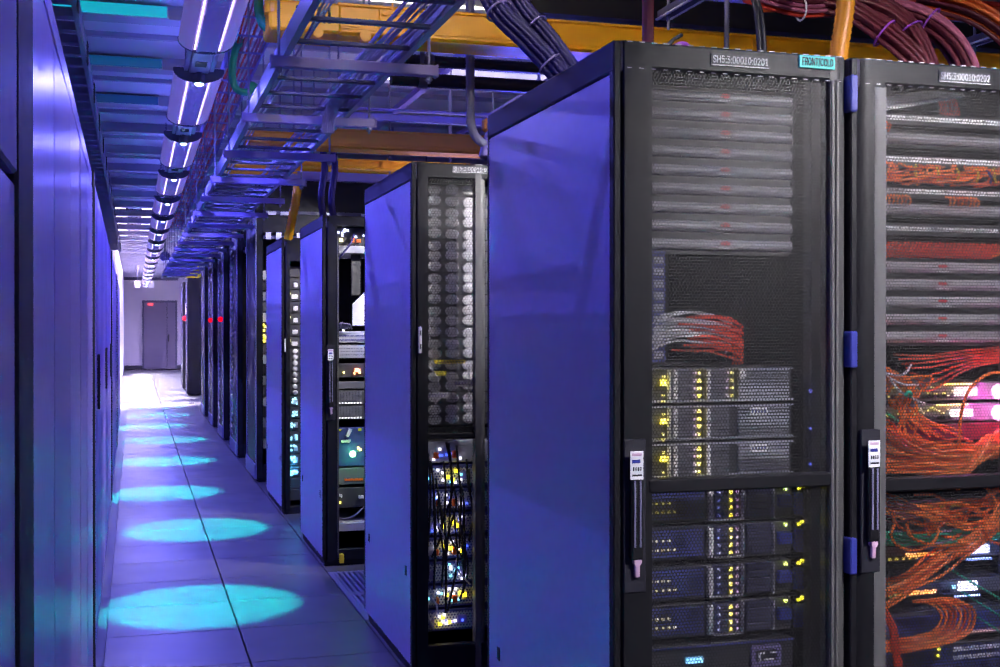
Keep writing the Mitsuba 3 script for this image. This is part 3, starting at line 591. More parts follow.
# switches
def switch(z0, z1, label, mat='gear_mat'):
    s = thing('network_switch', label, 'network switch')
    part(s, 'chassis', MB().box(XA, XB, GE + .006, GE + .4, z0, z1, .003), mat)
    port = mikit.ply(MB().box(0, .011, -.001, .008, 0, .010, .001).mesh(), 'label_black_mat')
    for a in range(16): part(s, 'port', port, at=(1.815 + .0165 * a, GE, z0 + .006))
    return s
for k, (z0, z1) in enumerate(((1.228, 1.276), (1.172, 1.220))):
    s = switch(z0, z1, 'network switch with a white display and a pink lamp, ' + ('upper' if k == 0 else 'lower') + ' of the two')
    xo = 2.080 - .014 * k
    part(s, 'display', MB().box(xo, xo + .068, GE - .004, GE + .006, z0 + .012, z0 + .034, .001), 'white_mat', emit=(2.2, 2.2, 2.2), label='glowing white display')
    leds(s, [(1.81 + .0123 * a + U(-.003, .003), z0 + U(.012, .04)) for a in range(22)], [x * .45 for x in YEL], .0024)
    leds(s, [(xo - .04 + .0075 * a, z1 - .004) for a in range(13)], (3.0, 1.6, .1), .0030, name='amber_light')
    part(s, 'pink_lamp', MB().ball((2.207, GE - .012, z0 + .022), .021, 2, (1, .6, 1)), 'white_mat', True, emit=(7.0, 2.4, 5.0), label='bright pink-white lamp')
    scene[f'{s}_pink_glow'] = {'type': 'point', 'position': [2.19, GE - .05, z0 + .024], 'intensity': glow((.055, .005, .034)), 'sampling_weight': .3}
s = thing('red_panel', 'dark red panel under the two network switches with white displays', 'panel')
part(s, 'plate', MB().box(1.86, XB, GE, GE + .02, 1.122, 1.168, .003), 'maroon_panel_mat')
# orange cable masses above and below the door bar
def sweep_down(k):
    a = k / 36
    x0 = 1.785; z0 = 1.20 - .16 * a + U(-.01, .01)
    xm = 1.93 + U(-.05, .08); zm = 1.118 - .062 * a + U(-.016, .014)
    return [(x0, g0 - U(0, .03), z0), (x0 + .06, g0 - U(.01, .05), (z0 * 1.4 + zm * .6) / 2), (xm, g0 - U(.02, .06), zm), (2.06 + U(-.02, .02), g0 - U(.02, .06), zm - .004 + U(-.020, .020)), (2.17, g0 - U(.01, .05), 1.072 + .05 * a * U(.3, 1) + .022 + U(-.022, .022)), (2.268, g0 - U(0, .03), 1.085 + .06 * (1 - a) + U(-.03, .04))]
wires(36, 'orange_cable_mat', 'orange cable of the thick bundle sagging above the door bar', 'orange cables sagging above the door bar', sweep_down, .0043, 5)
wires(6, 'red_cable_mat', 'red cable of the thick bundle sagging above the door bar', 'red cables sagging above the door bar', lambda k: sweep_down(k * 6), .0036, 5)
def knot(k):
    return [(1.785, g0 - .02, 1.345 - .012 * k + U(-.01, .01)), (1.835 + U(-.01, .01), g0 - U(.02, .05), 1.325 - .008 * k), (1.865 + U(-.01, .02), g0 - U(.02, .06), 1.29 + U(-.012, .012)), (1.90 + U(-.02, .06), g0 - U(.02, .06), 1.262 + U(-.03, .03)), (1.87 + U(-.03, .08), g0 - U(.02, .05), 1.21 + U(-.02, .02)), (1.86 + .024 * k, g0 - .02, 1.13 + U(-.02, .02))]
wires(11, 'orange_cable_mat', 'orange cable of the loose knot left of the network switches', 'orange cables knotted left of the network switches', knot, .0038, 6)
wires(3, 'white_cable_mat', 'white cable end in the loose knot left of the network switches', 'white cables in the knot', lambda k: [(1.79 + .02 * k, g0 - .03, 1.315), (1.86, g0 - .06, 1.300 - .02 * k), (1.90 + .02 * k, g0 - .05, 1.325 - .05 * k)], .0034)
wires(7, 'red_cable_mat', 'red cable running right under the lowest blanking panel', 'red cables under the blanking panels', lambda k: [(1.87 + .012 * k, g0 - .02, 1.352 - .012 * k), (1.97, g0 - .03, 1.355 - .015 * k + U(-.01, .01)), (2.10, g0 - .02, 1.362 - .008 * k), (2.265, g0, 1.372 - .006 * k)], .0030)
wires(1, 'orange_cable_mat', 'large orange cable arching over the white displays', None, lambda k: [(2.045, g0 - .05, 1.08), (2.040, g0 - .06, 1.18), (2.065, g0 - .06, 1.255), (2.12, g0 - .06, 1.298), (2.18, g0 - .06, 1.302), (2.265, g0 - .04, 1.275)], .0042)
wires(2, 'green_cable_mat', 'green cable end left of the lower network switch', 'green cable ends left of the switches', lambda k: [(1.785, g0 - .05, 1.225 - .006 * k), (1.82, g0 - .06, 1.205), (1.862, g0 - .05, 1.182)], .0040)
wires(1, 'green_cable_mat', 'small green plug loop among the knotted orange cables', None, lambda k: [(1.868, g0 - .07, 1.247), (1.873, g0 - .075, 1.258), (1.886, g0 - .07, 1.254), (1.884, g0 - .07, 1.243)], .0045)
# below the bar
def loop_low(k):
    a = k / 13
    return [(1.785, g0 - U(0, .03), 1.012 - .05 * a), (1.84 + U(-.02, .03), g0 - U(.01, .05), .985 - .055 * a), (1.93 + U(-.03, .05), g0 - U(.01, .06), .935 + U(-.03, .03)), (2.00 + U(-.06, .06), g0 - U(.01, .06), .90 + U(-.03, .05)), (2.10 + U(-.04, .04), g0 - U(.01, .05), .94 + U(-.04, .04)), (2.268, g0 - U(0, .04), 1.005 - .13 * a + U(-.015, .015))]
wires(13, 'orange_cable_mat', 'orange cable looping just below the door bar', 'orange cables looping below the door bar', loop_low, .0041, 6)
def ring(k):
    cx, cz, rx, rz, a0 = [(1.93, .945, .085, .05, 2.9), (2.08, .955, .075, .06, 3.3), (2.00, .915, .12, .055, 3.0), (2.17, .93, .07, .075, 3.6), (1.90, .90, .07, .045, 2.6)][k]
    return [(cx + rx * math.cos(a0 + q), g0 - .05 - .004 * k, cz + rz * math.sin(a0 + q)) for q in np.linspace(0, 5.2, 9)]
for k in range(5): cable(ring(k), .0043, 'orange_cable_mat', ['wide orange cable loop at the left just below the door bar', 'round orange cable loop in the middle just below the door bar', 'broad flat orange cable loop below the door bar', 'tall orange cable loop at the far right below the door bar', 'small orange cable loop at the left over the green bundle'][k], None, 5)
wires(6, 'maroon_cable_mat', 'dark pink cable looping just below the door bar', 'dark pink cables below the door bar', lambda k: [(1.785, g0 - .02, 1.005 - .012 * k), (1.85, g0 - .04, .985 - .012 * k), (1.925 + .004 * k, g0 - .05, .955 - .004 * k), (1.945, g0 - .05, .91), (1.90 + .01 * k, g0 - .03, .86)], .0034)
s = thing('patch_panel', 'patch panel with a yellow label strip below the right cabinet door bar', 'patch panel')
part(s, 'plate', MB().box(XA, XB, GE, GE + .02, .932, .966, .002), 'dark_gear_mat')
part(s, 'label_strip', MB().box(XA, XB, GE - .003, GE, .946, .953), 'yellow_mat')
def green(k): return [(1.785, g0 - U(0, .03), .905 - .0028 * k), (1.88, g0 - U(.01, .05), .880 + U(-.016, .016)), (1.99, g0 - U(.01, .05), .872 + U(-.016, .018)), (2.12, g0 - U(.01, .04), .880 + U(-.016, .020)), (2.268, g0, .888 + U(-.022, .022))]
wires(17, 'green_cable_mat', 'green cable of the bundle crossing under the orange loops', 'green cables under the orange loops', green, .0033, 5)
wires(9, 'grey_cable_mat', 'grey cable mixed into the green bundle', 'grey cables in the green bundle', lambda k: green(k * 2), .0033, 5)
for k, (z0, z1) in enumerate(((.808, .848), (.712, .752))):
    s = switch(z0, z1, 'orange-lit network switch with a white display, ' + ('upper' if k == 0 else 'lower') + ' below the door bar', 'dark_gear_mat')
    leds(s, [(1.905 + .0125 * a + (U(-.004, .004)), z0 + .026 + U(-.002, .002)) for a in range(9 - 2 * k)], AMB, .0042, y=GE - .05 if k else GE - .04, name='amber_light')
    leds(s, [(1.86 + .02 * a, z0 + .010) for a in range(6)], [x * .3 for x in YEL], .003)
    xo = 2.128 - .036 * k
    part(s, 'display', MB().box(xo, xo + .058, GE - .004, GE + .006, z0 + .010, z0 + .034, .001), 'white_mat', emit=(2.6, 2.6, 3.4), label='glowing white display')
    leds(s, [(xo - .016, z0 + .022)], CYN, .004)
    leds(s, [(xo - .01 + .009 * a, z0 - .004) for a in range(9)], (.5, .8, 2.2), .0026)
    scene[f'{s}_blue_glow'] = {'type': 'point', 'position': [xo + .03, GE - .05, z0 + .02], 'intensity': glow((.003, .005, .028)), 'sampling_weight': .3}
wires(10, 'orange_cable_mat', 'orange cable rising steeply to the right past the orange lights', 'orange cables rising past the orange lights', lambda k: [(1.79, g0 - U(.02, .06), .690 + .009 * k), (1.88, g0 - U(.03, .07), .735 + .007 * k + U(-.010, .010)), (1.98, g0 - U(.03, .07), .785 + .006 * k + U(-.012, .012)), (2.07, g0 - U(.03, .07), .838 + .005 * k + U(-.014, .014)), (2.17, g0 - .05, .897 + .004 * k + U(-.02, .02)), (2.268, g0 - .03, .925 + .008 * k)], .0037, 6)
wires(8, 'orange_cable_mat', 'orange cable bent in a half loop below the lower orange lights', 'orange half loops below the orange lights', lambda k: [(1.905 + .006 * k, g0 - .05, .72), (1.955 + .012 * k, g0 - .06, .715 + U(-.005, .005)), (1.985 + .0145 * k, g0 - .06, .68), (1.96 + .013 * k, g0 - .06, .642 - .003 * k), (1.90, g0 - .05, .628 - .005 * k), (1.82, g0 - .04, .618 - .003 * k)], .0038, 6)
wires(7, 'red_cable_mat', 'red cable hanging down at the left of the cabinet at the right edge', 'red cables hanging at the left', lambda k: [(1.80 + .006 * k, g0 - .03, .70 + U(-.01, .02)), (1.836 + .003 * k, g0 - .05, .66), (1.850 + .003 * k, g0 - .05, .58), (1.862 + .004 * k, g0 - .05, .50)], .0036)
wires(8, 'orange_cable_mat', 'short orange cable at the lower left of the cabinet at the right edge', 'short orange cables at the lower left', lambda k: [(1.785, g0 - .02, .69 - .011 * k), (1.815, g0 - .03, .685 - .012 * k), (1.845, g0 - .02, .66 - .010 * k)], .0034)
wires(3, 'green_cable_mat', 'teal cable slanting down to the right below the door bar', 'teal cables slanting down', lambda k: [(2.02 + .05 * k, g0 - .03, .80 - .07 * k), (2.12 + .03 * k, g0 - .04, .74 - .06 * k), (2.262, g0 - .03, .665 - .05 * k)], .0032)
for k, (z0, z1) in enumerate(((.60, .675), (.49, .585))):
    s = thing('rack_server', 'dark blue server with pale lettering at the bottom right, ' + ('upper' if k == 0 else 'lower') + ' one', 'server')
    part(s, 'chassis', MB().box(XA, XB, GE + .006, GE + .6, z0, z1, .003), 'dark_gear_mat')
    part(s, 'grille', perforated(XA + .01, XB - .01, z0 + .008, z1 - .008, GE + .002, .011, .6), 'gear_blue_mat', kind='stuff')
    if k == 1:
        t = MB()
        for a in range(30):
            x = 2.075 + .0105 * (a % 15); z = z1 - .022 - .022 * (a // 15)
            t.box(x, x + U(.005, .009), GE - .003, GE, z, z + .011)
        part(s, 'lettering', t, 'white_mat')
        t = MB()
        for a in range(9): t.box(1.885 + .0105 * a, 1.892 + .0105 * a, GE - .003, GE, .505, .518)
        part(s, 'small_lettering', t, 'white_mat')
        leds(s, [(1.838, z1 - .025)], [x * 1.3 for x in YEL], .007, name='power_light'); leds(s, [(2.03, z1 - .012), (2.028, z1 - .03)], YEL, .003)
    else:
        leds(s, [(1.98 + .0095 * a, z0 + .012) for a in range(28)], [x * .18 for x in AMB], .0026)

# ------------------------------------------------------------------ second row
r3 = rack(4.77, 1.055, 2.091, 'second server cabinet from the camera, with a half-width perforated door and many lights', detail=1)
d3 = part(r3, 'front_door', MB().prism(rounded_stile(ROW + .015, ROW + .067, 4.77, -1, .012), .03, 2.09), 'frame_mat', 30)
part(d3, 'stile', MB().prism(rounded_stile(1.334, 1.384, 4.77, 1, r=.03), .03, 2.09), 'stile_lit_mat', 30)  # paler paint stands for light on this stile
part(d3, 'top_rail', MB().box(1.10, 1.668, 4.771, 4.81, 2.028, 2.089, .004), 'frame_mat')
part(d3, 'middle_rail', MB().box(1.12, 1.34, 4.775, 4.80, .968, .992, .004), 'frame_mat')
part(d3, 'bottom_rail', MB().box(1.12, 1.668, 4.771, 4.81, .03, .13, .004), 'frame_mat')
part(d3, 'perforated_sheet', perforated(1.135, 1.334, .99, 2.03, 4.782, .0118, .78), 'mesh_mat', kind='stuff')
part(d3, 'stile', MB().prism(rounded_stile(1.60, 1.668, 4.77, 1), .03, 2.09), 'frame_mat', 30)
name_plate(d3, 'SH5:3:00010:0301', 1.235, 1.420, 4.77, 2.068, .026)
part(d3, 'handle_plate', MB().box(1.094, 1.106, 4.756, 4.771, 1.318, 1.425, .002), 'white_mat', label='white handle plate')
part(d3, 'keyhole', MB().box(1.098, 1.103, 4.7545, 4.757, 1.39, 1.41).box(1.098, 1.103, 4.7545, 4.757, 1.335, 1.355), 'label_black_mat')
G2 = 4.90
for k in range(22):
    b = thing('blanking_panel', 'grey three-lobed blanking panel behind the second cabinet door, ' + ordinal[k] + ' from the top', 'blanking panel', 'three-lobed blanking panels in the second cabinet')
    if k == 0:
        b3 = mikit.ply(MB().box(1.12, 1.60, G2 + .012, G2 + .02, -.021, .021).mesh(), 'dark_gear_mat')
        lobe = mikit.ply(MB().ball((0, G2 + .008, 0), .030, 2, (1.0, .28, .72)).mesh(), 'white_mat', True)
    part(b, 'plate', b3, at=(0, 0, 1.995 - .0456 * k))
    for q in range(3): part(b, 'lobe', lobe, at=(1.195 + .075 * q, 0, 1.995 - .0456 * k + .004 * math.sin(k * 2.1 + q)))
single('label_rail', MB().box(1.145, 1.150, 4.79, 4.797, 1.365, 1.475), 'white_mat', 'short white upright strip at the left inside the second cabinet door', 'strip')
single('label_rail', MB().box(1.310, 1.315, 4.79, 4.797, 1.09, 1.265), 'white_mat', 'long white upright strip at the right inside the second cabinet door', 'strip')
s = thing('marker_strip', 'yellow marker strip behind the second cabinet door', 'strip')
part(s, 'strip', MB().box(1.186, 1.318, G2 - .03, G2 - .025, 1.272, 1.288), 'yellow_mat'); t = MB()
for a in range(9): t.box(1.20 + .013 * a, 1.205 + .013 * a, G2 - .0315, G2 - .0298, 1.276, 1.283)
part(s, 'lettering', t, 'label_black_mat')
s = thing('yellow_plug', 'yellow plug on a white cable behind the second cabinet door', 'plug')
part(s, 'body', MB().box(1.184, 1.235, G2 - .045, G2 - .02, 1.222, 1.242, .004), 'yellow_mat'); part(s, 'tab', MB().box(1.19, 1.20, G2 - .05, G2 - .03, 1.205, 1.222), 'white_mat')
for x0, x1, z, lb in ((1.258, 1.345, 1.190, 'upper white paper label behind the second cabinet door'), (1.145, 1.255, 1.142, 'lower white paper label behind the second cabinet door')):
    s = thing('paper_label', lb, 'label')
    part(s, 'paper', MB().box(x0, x1, G2 - .05, G2 - .046, z - .012, z + .012), 'white_mat'); t = MB()
    for a in range(6): t.box(x0 + .012 + .013 * a, x0 + .019 + .013 * a, G2 - .0515, G2 - .0498, z - .006, z + .006)
    part(s, 'lettering', t, 'violet_mat')
cable([(1.14, G2 - .04, 1.26), (1.17, G2 - .05, 1.25), (1.195, G2 - .05, 1.20), (1.195, G2 - .05, 1.14), (1.175, G2 - .05, 1.09), (1.16, G2 - .04, 1.07)], .0035, 'white_cable_mat', 'white cable curling down behind the second cabinet door', None)
for k in range(8):
    z0 = .155 + .1005 * k; z1 = z0 + .090
    s = thing('rack_server', 'blue-lit server, ' + ordinal[7 - k] + ' from the top below the second cabinet perforated door', 'server', 'servers in the lower half of the second cabinet')
    part(s, 'chassis', MB().box(1.12, 1.60, G2, G2 + .7, z0, z1, .003), 'gear_blue_mat' if k < 7 else 'gear_light_mat')
    part(s, 'grille', perforated(1.13, 1.60, z0 + .01, z1 - .01, G2 - .004, .013, .55), 'gear_light_mat', kind='stuff')
    part(s, 'port_block', MB().box(1.15 + U(0, .02), 1.19, G2 - .012, G2, z0 + .02, z0 + .055).box(1.29, 1.33, G2 - .012, G2, z0 + .03, z0 + .065), 'gear_light_mat' if k % 2 else 'violet_mat')
    if k in (1, 3, 5, 7): part(s, 'orange_plug', MB().box(1.155 + U(0, .05), 1.205, G2 - .03, G2 - .005, z0 + .02, z0 + .045, .003).box(1.265, 1.285, G2 - .03, G2 - .005, z0 + .02, z0 + .05, .003), 'orange_cable_mat')
    yl = [(1.20 + U(0, .10), z0 + U(.02, .07)) for _ in range(3)] if k in (0, 1, 3, 4, 6) else []
    if k == 1: yl.append((1.318, z0 + .05))
    if yl: leds(s, yl, [x * 1.2 for x in YEL], .0075, y=G2 - .02, name='yellow_light')
    leds(s, [(1.17 + U(0, .15), z0 + U(.015, .08)) for _ in range(5)], WHT, .0055, y=G2 - .02, name='white_light')
    leds(s, [(1.16 + U(0, .17), z0 + U(.015, .08)) for _ in range(4)], CYN if k in (1, 2, 6) else BLU, .005, y=G2 - .018, name='blue_light')
for k in range(18):
    x = 1.15 + .011 * k; z = U(.62, .95)
    cable([(x, G2 - .02, z), (x + U(-.012, .012), G2 - .06, z - .10), (x + U(-.02, .02), G2 - .055, z - .22), (x + U(-.04, .04), G2 - .04, max(.16, z - U(.32, .5)))], .0045, 'black_cable_mat', 'black cable hanging over the lower servers of the second cabinet', 'black cables in the second cabinet', 5)
for k in range(4):
    x = U(1.15, 1.30); z = U(.3, .9)
    cable([(x, G2 - .03, z), (x + U(-.05, .05), G2 - .065, z - .06), (x + U(-.06, .06), G2 - .05, z - .14)], .004, 'white_cable_mat', 'pale patch cable among the black cables of the second cabinet', 'pale cables in the second cabinet', 5)

# ------------------------------------------------------------------ third row
r4 = rack(7.18, 1.04, 2.091, 'third server cabinet from the camera, open at the front with a white sheet inside', detail=1)
d4 = part(r4, 'front_frame', MB().prism(rounded_stile(ROW + .015, ROW + .085, 7.18, -1, .02), .03, 2.09), 'frame_mat', 30)
part(d4, 'edge_trim', MB().box(1.153, 1.163, 7.176, 7.20, .05, 1.95), 'stile_mat')
part(d4, 'top_rail', MB().box(1.12, 1.668, 7.181, 7.22, 2.03, 2.089, .004), 'frame_mat')
part(d4, 'bottom_rail', MB().box(1.12, 1.668, 7.181, 7.22, .03, .10, .004), 'frame_mat')
part(d4, 'stile', MB().box(1.60, 1.668, 7.181, 7.22, .03, 2.09, .004), 'frame_mat')
handle(d4, 1.092, 7.18, .90, 1.30)
G3 = 7.30
def gear3(z0, z1, mat, label, name='rack_server', cat='server', x0=1.12, x1=1.60):
    s = thing(name, label, cat); part(s, 'chassis', MB().box(x0, x1, G3, G3 + .6, z0, z1, .003), mat); return s
s = gear3(1.925, 2.03, 'dark_gear_mat', 'device with yellow and white lights at the top of the third cabinet')
leds(s, [(1.17 + U(0, .17), U(1.97, 2.02)) for _ in range(9)], (1.6, 1.7, 3.2), .007, y=G3 - .01, name='white_light'); leds(s, [(1.195, 1.952)], YEL, .011, y=G3 - .01, name='yellow_light')
part(s, 'orange_plug', MB().box(1.255, 1.275, G3 - .02, G3, 1.94, 1.965).box(1.29, 1.315, G3 - .02, G3, 1.94, 1.96), 'orange_cable_mat')
s = gear3(1.875, 1.920, 'gear_light_mat', 'pale blue-grey flat unit second from the top of the third cabinet')
cable([(1.150, G3 - .06, 1.80), (1.19, G3 - .06, 1.86), (1.245, G3 - .05, 1.93), (1.27, G3 - .02, 1.99)], .007, 'blue_cable_mat', 'blue cable slanting up in front of the third cabinet', None)
single('inner_panel', MB().box(1.272, 1.33, G3 + .08, G3 + .10, 1.62, 1.873, .003), 'stile_mat', 'grey upright panel behind the white sheet in the third cabinet', 'panel')
single('paper_sheet', MB().prism([(1.262, 1.435), (1.345, 1.435), (1.345, 1.65), (1.318, 1.62), (1.262, 1.565)], G3 - .02, G3 - .016, 1), 'white_mat', 'white sheet with a cut corner in the third cabinet', 'sheet')
s = gear3(1.33, 1.40, 'gear_light_mat', 'pale grey server under the white sheet in the third cabinet'); leds(s, [(1.165, 1.405), (1.208, 1.407)], WHT, .007, y=G3 - .01)
part(s, 'face', MB().box(1.15, 1.60, G3 - .004, G3, 1.345, 1.350).box(1.15, 1.60, G3 - .004, G3, 1.37, 1.375), 'gear_blue_mat')
wires_y = G3 - .03
for k in range(5): cable([(1.17 + .012 * k, wires_y, 1.415), (1.18 + .014 * k, wires_y - .03, 1.445 + U(-.01, .01)), (1.20 + .014 * k, wires_y, 1.415)], .005, 'grey_cable_mat', 'small lilac cable loop on the pale server of the third cabinet', 'lilac cable loops in the third cabinet', 4)
s = gear3(1.235, 1.318, 'gear_mat', 'grey drawer unit below the pale server in the third cabinet')
for q in range(4): part(s, 'drawer_front', MB().box(1.15, 1.59, G3 - .008, G3, 1.238 + .02 * q, 1.255 + .02 * q, .002), 'gear_light_mat')
s = gear3(1.12, 1.205, 'dark_gear_mat', 'black unit with red and orange lights in the third cabinet')
leds(s, [(1.288, 1.165), (1.30, 1.162)], (5, .9, .1), .011, y=G3 - .01, name='red_light'); leds(s, [(1.275, 1.145), (1.307, 1.148)], AMB, .007, y=G3 - .01, name='amber_light'); leds(s, [(1.165, 1.155), (1.165, 1.14), (1.21, 1.15)], YEL, .006, y=G3 - .01, name='yellow_light')
s = gear3(1.05, 1.095, 'gear_mat', 'plain grey shelf below the red lights in the third cabinet', 'rack_shelf', 'shelf')
for k, z in enumerate((.965, .875)):
    s = gear3(z - .01, z + .075, 'dark_gear_mat', 'black drive unit with a row of white dots in the third cabinet, ' + ('upper' if k == 0 else 'lower'))
    leds(s, [(1.167 + .0185 * a, z) for a in range(9)], (.8, .8, .9), .005, y=G3 - .004)
    for a in range(9): part(s, 'drive_bay', MB().box(1.158 + .0185 * a, 1.173 + .0185 * a, G3 - .004, G3, z + .01, z + .07), 'gear_mat')
s = gear3(.58, .815, 'gear_blue_mat', 'blue unit with a dazzling green light in the third cabinet')
part(s, 'yellow_tab', MB().box(1.158, 1.195, G3 - .006, G3, .795, .807).box(1.30, 1.318, G3 - .006, G3, .795, .81), 'yellow_mat')
part(s, 'white_tab', MB().box(1.195, 1.25, G3 - .01, G3, .725, .742).box(1.232, 1.25, G3 - .02, G3, .76, .81, ry=25), 'white_mat')
part(s, 'green_lamp', MB().ball((1.265, G3 - .012, .655), .020, 2, (1, .6, 1)), 'white_mat', True, emit=(2.0, 8, 2.6), label='dazzling green lamp')
for q in range(8):
    a = q * PI / 4 + .2
scene[f'{s}_green_glow'] = {'type': 'point', 'position': [1.265, G3 - .07, .655], 'intensity': glow((.003, .035, .010)), 'sampling_weight': .4}
leds(s, [(1.30, .69), (1.31, .68)], YEL, .008, y=G3 - .01, name='yellow_light')
s = gear3(.47, .57, 'gear_mat', 'blue-grey unit with a tiled face below the green light')
leds(s, [(1.17, .475), (1.165, .50)], YEL, .007, y=G3 - .006, name='yellow_light'); part(s, 'orange_strip', MB().box(1.215, 1.33, G3 - .005, G3, .492, .505), 'orange_cable_mat')
s = gear3(.33, .45, 'dark_gear_mat', 'dark unit with yellow lights near the bottom of the third cabinet')
leds(s, [(1.175, .365), (1.187, .362)], YEL, .007, y=G3 - .006, name='yellow_light'); part(s, 'plug', MB().box(1.17, 1.20, G3 - .03, G3, .40, .415, ry=25).box(1.30, 1.33, G3 - .03, G3, .385, .40), 'white_mat')
cable([(1.16, G3 - .04, .28), (1.22, G3 - .05, .27), (1.28, G3 - .05, .295), (1.33, G3 - .03, .335)], .004, 'grey_cable_mat', 'grey cable lying on the lowest shelf of the third cabinet', None)
single('rack_shelf', MB().box(1.15, 1.60, G3 - .06, G3 + .5, .195, .245, .004), 'gear_light_mat', 'pale shelf at the bottom of the third cabinet', 'shelf')
single('floor_tag', MB().box(1.162, 1.19, 7.155, 7.179, .02, .075, .003), 'yellow_mat', 'small yellow tag on the foot of the third cabinet', 'tag')

# ------------------------------------------------------------------ fourth row
r5 = rack(9.27, 1.15, 2.11, 'fourth server cabinet from the camera, with cyan lights down its open front', detail=1)
part(r5, 'front_frame', MB().prism(rounded_stile(ROW + .015, ROW + .062, 9.27, -1, .02), .03, 2.10), 'frame_mat', 30)
part(r5, 'top_rail', MB().box(1.12, 1.668, 9.271, 9.31, 1.93, 2.10), 'frame_mat')
part(r5, 'handle_plate', MB().box(1.085, 1.096, 9.255, 9.27, 1.24, 1.34), 'white_mat')
G4 = 9.38
for k in range(20):
    z0 = .09 + .0905 * k
    s = thing('rack_server', 'dark unit of the fourth cabinet, ' + ordinal[k] + ' from the floor', 'server', 'units stacked in the fourth cabinet')
    part(s, 'chassis', MB().box(1.12, 1.60, G4, G4 + .6, z0, z0 + .085, .003), 'dark_gear_mat')
    if 2 <= k <= 8:
        leds(s, [(1.145 + U(0, .05), z0 + U(.02, .07)) for _ in range(6)], [x * (1.6 if k in (3, 2) else .8) for x in CYN], .008, y=G4 - .008)
        part(s, 'port_block', MB().box(1.17, 1.20, G4 - .008, G4, z0 + .02, z0 + .06), 'gear_light_mat')
    elif 9 <= k <= 12: part(s, 'round_plug', MB().ball((1.180, G4 - .005, z0 + .02), .020, 1, (1, .5, 1)).ball((1.180, G4 - .005, z0 + .065), .020, 1, (1, .5, 1)), 'white_mat', True)
    elif 13 <= k <= 18:
        part(s, 'white_block', MB().box(1.15 + U(0, .02), 1.20, G4 - .012, G4, z0 + .015, z0 + .05, .004), 'white_mat')
        if k % 2: leds(s, [(1.137, z0 + .055)], YEL, .009, y=G4 - .008)
scene['fourth_glow'] = {'type': 'point', 'position': [1.16, G4 - .08, .36], 'intensity': glow((.004, .03, .06)), 'sampling_weight': .3}

for x, y, dp, lb in ((2.312, 2.62, 1.06, 'plain closed cabinet right of the cabinet full of orange cables'), (1.680, 4.77, 1.055, 'plain closed cabinet right of the second cabinet'), (1.680, 7.18, 1.04, 'plain closed cabinet right of the third cabinet'), (1.680, 9.27, 1.15, 'plain closed cabinet right of the fourth cabinet')):
    r = rack(y, dp, 2.091, lb, x=x, side='side_dark_mat')
    part(r, 'front_door', MB().box(x + .002, x + .598, y, y + .045, .05, 2.09, .006), 'frame_mat')

# ------------------------------------------------------------------ the taller black cabinets farther on
fronts = [11.30, 13.45, 15.60, 17.75, 19.90]
names = ['fifth', 'sixth', 'seventh', 'eighth', 'ninth']
for k, y in enumerate(fronts):
    r = rack(y, 1.06, 2.48, 'tall black server cabinet, ' + names[k] + ' from the camera along the right of the aisle', side='side_dark_mat')
    part(r, 'front_frame', MB().box(ROW, ROW + .06, y, y + .045, .03, 2.48, .004), 'black_mat')
    part(r, 'top_rail', MB().box(ROW + .06, ROW + .60, y, y + .045, 2.30, 2.48, .004), 'black_mat')
    part(r, 'bottom_rail', MB().box(ROW + .06, ROW + .60, y, y + .045, .03, .15, .004), 'black_mat')
    part(r, 'edge_trim', MB().box(ROW - .008, ROW + .004, y - .006, y + .012, .03, 2.45, .003), 'steel_mat', label='pale upright edge')
    part(r, 'edge_trim', MB().box(ROW - .008, ROW + .004, y + .96, y + .985, .03, 2.45, .003), 'steel_mat')
    part(r, 'side_plinth', MB().box(ROW - .012, ROW + .03, y + .06, y + 1.0, .02, .16, .004), 'steel_mat')
    if k in (1, 2, 3):
        lv = mikit.ply(MB().box(ROW - .014, ROW + .002, y + .60, y + .92, 0, .035, .003, ry=20).mesh(), 'steel_dark_mat')
        for q in range(34): part(r, 'louver', lv, at=(0, 0, .22 + .064 * q))
    if k in (2, 3):
        single('indicator', MB().ball((ROW - .03, y + .12, 1.53), .036, 2), 'red_mat', 'red indicator on the ' + names[k] + ' cabinet along the right of the aisle', 'indicator light', smooth=True, emit=(1.1, .0, .004))
    if k == 0:
        for q in range(17):
            z = .30 + .098 * q; m = ['white_mat', 'gear_mat', 'gear_light_mat', 'dark_gear_mat'][q % 4]
            s = thing('rack_server', 'unit of the fifth cabinet, ' + ordinal[q] + ' from the floor', 'server', 'units stacked in the fifth cabinet')
            part(s, 'chassis', MB().box(1.13, 1.60, y + .1, y + .6, z, z + .085, .003), m)
            if q in (10, 11): leds(s, [(1.145, z + .02), (1.16, z + .055), (1.142, z + .07)], [x * .7 for x in YEL], .013, y=y + .095)
    rail = thing('label_rail', 'rail of white labels along the top of the ' + names[k] + ' cabinet', 'rail')
    part(rail, 'bar', MB().box(1.13, 2.25, y - .03, y - .005, 2.47, 2.50), 'steel_dark_mat')
    for q in range(8):
        if rnd.random() < .8: part(rail, 'label', MB().box(1.16 + .125 * q, 1.22 + .125 * q + U(0, .03), y - .036, y - .031, 2.46, 2.492), 'white_mat')
    if k < 2:
        rail = thing('label_rail', 'lower rail of white labels across the front of the ' + names[k] + ' cabinet', 'rail')
        part(rail, 'bar', MB().box(1.13, 1.66, y - .03, y - .005, 2.24, 2.27), 'steel_dark_mat')
        for q in range(5): part(rail, 'label', MB().box(1.15 + .095 * q, 1.20 + .095 * q, y - .036, y - .031, 2.235, 2.30), 'white_mat')
